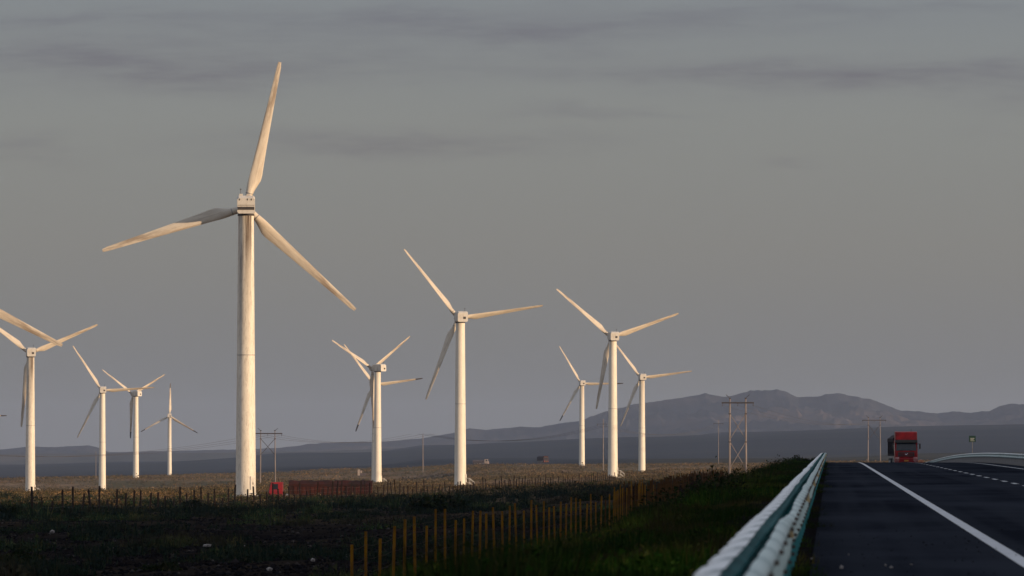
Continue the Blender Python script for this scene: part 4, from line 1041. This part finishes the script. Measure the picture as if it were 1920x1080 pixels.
V, F2 = lumps(X, Y, Z + .004, rng.uniform(.006, .017, n)); tag(fast_mesh('road_grit', V, F2, M['pebble'], 3), 'loose grit on the road shoulder', 'grit', kind='stuff')
# bushes one can tell apart
def bush(x, ytop, ybase, wpx, d, label, mat='bush', n=420, grp='bushes around the shaded field'):
    X = (x - 960) / F * d; z = gz(X, d); k = F / d; h = (ybase - ytop) / k; w = wpx / k / 2
    g = empty('bush', (X, d, z - .1), label, 'bush', grp)
    st = MB()
    for q in range(7):
        a = random.uniform(0, 6.28); rr = random.uniform(.3, .8)
        st.tube([(0, 0, -.1), (math.cos(a) * w * rr * .4, math.sin(a) * w * rr * .4, h * .3), (math.cos(a) * w * rr * .7, math.sin(a) * w * rr * .7, h * .55)], [.05, .035, .012], 5)
    st.build('stem', M['twig'], g)
    m_ = 9; cx = rng.uniform(-.75, .75, m_) * w; cy = rng.uniform(-.6, .6, m_) * w; ch = h * rng.uniform(.5, 1.0, m_) * (1 - .45 * np.abs(cx) / max(w, .1))
    V = leaf_arr(np.stack([cx, cy, ch * 0], 1), np.full(m_, w * .42), ch, n, np.full(m_, min(h, w) * .13 + .03))
    tri_obj('foliage', V, M[mat], parent=g)
bush(820, 926, 972, 108, 560, 'broad dark bush on the gravel field below the middle turbine')
bush(660, 944, 960, 44, 700, 'low dark bush in front of the long truck')
bush(905, 938, 952, 60, 800, 'low spreading bush on the field just right of the broad dark bush')
bush(752, 918, 934, 50, 980, 'green bush just right of the long truck beside the dark fence')
bush(362, 932, 962, 40, 780, 'upright dark bush among the dark fence posts on the left')
bush(430, 950, 972, 60, 640, 'round green bush below the foot of the tallest turbine')
bush(18, 940, 975, 60, 640, 'dark bush at the left edge behind the fence posts')
bush(150, 962, 978, 60, 600, 'sparse bush under the left fence between the two left turbines')
bush(470, 1030, 1060, 110, 300, 'wide low weedy bush near the bottom of the dark field')
bush(40, 1040, 1085, 120, 262, 'dark bush in the bottom left corner')
bush(300, 1058, 1084, 90, 255, 'low bush at the bottom of the dark field on the left')
bush(1192, 905, 945, 76, 560, 'low brown bush behind the dense end of the yellow fence, leftmost of the brown ones', 'bush_brown', 700)
bush(1250, 887, 942, 62, 600, 'tallest brown bush rising above the yellow fence right of the larger turbine', 'bush_brown', 700)
bush(1312, 896, 936, 100, 650, 'long brown bush behind the yellow fence below the faint pole', 'bush_brown', 700)
bush(1378, 888, 925, 100, 690, 'brown bush around the feet of the cross-braced pylon', 'bush_brown', 700)
bush(1455, 876, 900, 80, 700, 'dark green bush between the pylon and the guardrail')
bush(1500, 866, 886, 60, 600, 'green bush against the far end of the guardrail')
bush(1110, 930, 950, 120, 620, 'wide dark green bush behind the yellow fence, below the black-tipped turbine')

# pale stones and litter lying on the field
def stone(x, y, d, r, label, mat='stone', cat='stone', name='stone', grp='pale stones on the field', sq=.7):
    import bmesh
    bm = bmesh.new(); bmesh.ops.create_icosphere(bm, subdivisions=1, radius=r * .85)
    ax_ = random.uniform(.7, 1.5)
    for v in bm.verts: v.co *= random.uniform(.65, 1.3); v.co.z *= sq; v.co.x *= ax_
    me = bpy.data.meshes.new(name); bm.to_mesh(me); bm.free(); me.materials.append(M[mat])
    o = bpy.data.objects.new(name, me); col.objects.link(o)
    X = (x - 960) / F * d; z = gz(X, d); l_ = lat(X, d)
    if l_ > -1.6: z = float(road_z_line(X * rs + d * rc)) + CZ
    o.location = (X, d, z + r * sq * .7); tag(o, label, cat, grp)
def gd(x, y):
    """distance at which the ground shows at this pixel"""
    d = np.arange(34, 1300, 1.0); X = (x - 960) / F * d; g = ground(X, d); yy = HY - g / d * F
    i = np.argmax(yy <= y); return float(d[i])
for x, y, r, lb in ((652, 1048, .17, 'pale stone left of the first yellow posts, the larger of two there'), (586, 1056, .13, 'pale stone left of the yellow fence, the smaller and lower of two there'),
                    (457, 1028, .11, 'dim pale stone on the dark field above the wide weedy bush'), (980, 1056, .13, 'white stone at the foot of the yellow fence near the bottom'),
                    (1070, 1075, .17, 'largest white stone on the embankment at the bottom of the photo'), (1049, 1041, .10, 'small white stone right of the yellow posts'),
                    (98, 1000, .16, 'pinkish stone on the dark field under the left turbines'), (388, 1026, .14, 'pale stone alone in the middle of the dark field on the left'),
                    (505, 1073, .13, 'pale stone at the very bottom below the wide weedy bush')):
    stone(x, y, gd(x, y), r, lb)
stone(1000, 915, 1250, .3, 'white block on the plain edge between the middle turbines, left of the broad scrub')
stone(384, 0 or 942, 1000, .28, 'pale stone by the dark fence under the tallest turbine')
stone(505, 942, 1080, .35, 'pale boulder in the scrub just below the red truck cab')
for x, y, r, lb in ((1577, 1067, .035, 'larger tan pebble on the asphalt near the guardrail'), (1660, 1062, .022, 'left one of two white pebbles on the asphalt at the bottom'), (1671, 1066, .022, 'right one of two white pebbles on the asphalt at the bottom'),
                    (1591, 1041, .017, 'small grey pebble above the tan one on the asphalt'), (1522, 1049, .02, 'pale pebble on the shoulder next to the weeds'), (1708, 1060, .018, 'pale pebble on the asphalt nearest the white edge line')):
    d_ = HCAM * F / (y - 832.0); stone(x, y, d_, r, lb, grp='pebbles on the asphalt')
d_ = 38.0; q = MB(); q.add([(-.03, 0, 0), (.035, 0, 0), (.045, .02, .07), (.0, .03, .10), (-.04, .01, .06), (-.03, .08, 0), (.035, .09, 0), (.04, .09, .04), (-.035, .09, .05)],
    [(0, 1, 2, 3, 4), (1, 6, 7, 2), (0, 4, 8, 5), (4, 3, 8), (3, 2, 7), (3, 7, 8), (5, 8, 7, 6)])
o = q.build('litter_bag', M['red_cloth']); X = (1469 - 960) / F * d_; o.location = (X, d_, float(road_z_line(d_)) + CZ - .01); tag(o, 'dark red scrap of litter under the near end of the guardrail', 'litter')

# ------------------------------------------------------------------ haze
hz = MB(); hz.box((0, 0, 170), (47000, 47000, 400))
hm = bpy.data.materials.new('haze'); hm.use_nodes = True; t = hm.node_tree; t.nodes.clear()
pv = N(t, 'ShaderNodeVolumePrincipled'); pv.inputs['Density'].default_value = 2.5e-5; pv.inputs['Color'].default_value = (.50, .62, .88, 1); pv.inputs['Anisotropy'].default_value = 0.0
om = N(t, 'ShaderNodeOutputMaterial'); L(t, pv.outputs[0], om.inputs['Volume'])
zmin = float(GZ.min()); zmax = max([max((v.co.z for v in o.data.vertices), default=0) for o in col.objects if o.name in ('mountains', 'foothills', 'shade_hills')])
hz = MB(); hz.box((0, 0, (zmin - 1 + zmax + 4) / 2), (47000, 47000, zmax + 4 - zmin + 1))
tag(hz.build('haze', hm), 'thin bluish haze in the air', None, None, 'stuff')
print('zmin/zmax', zmin, zmax)
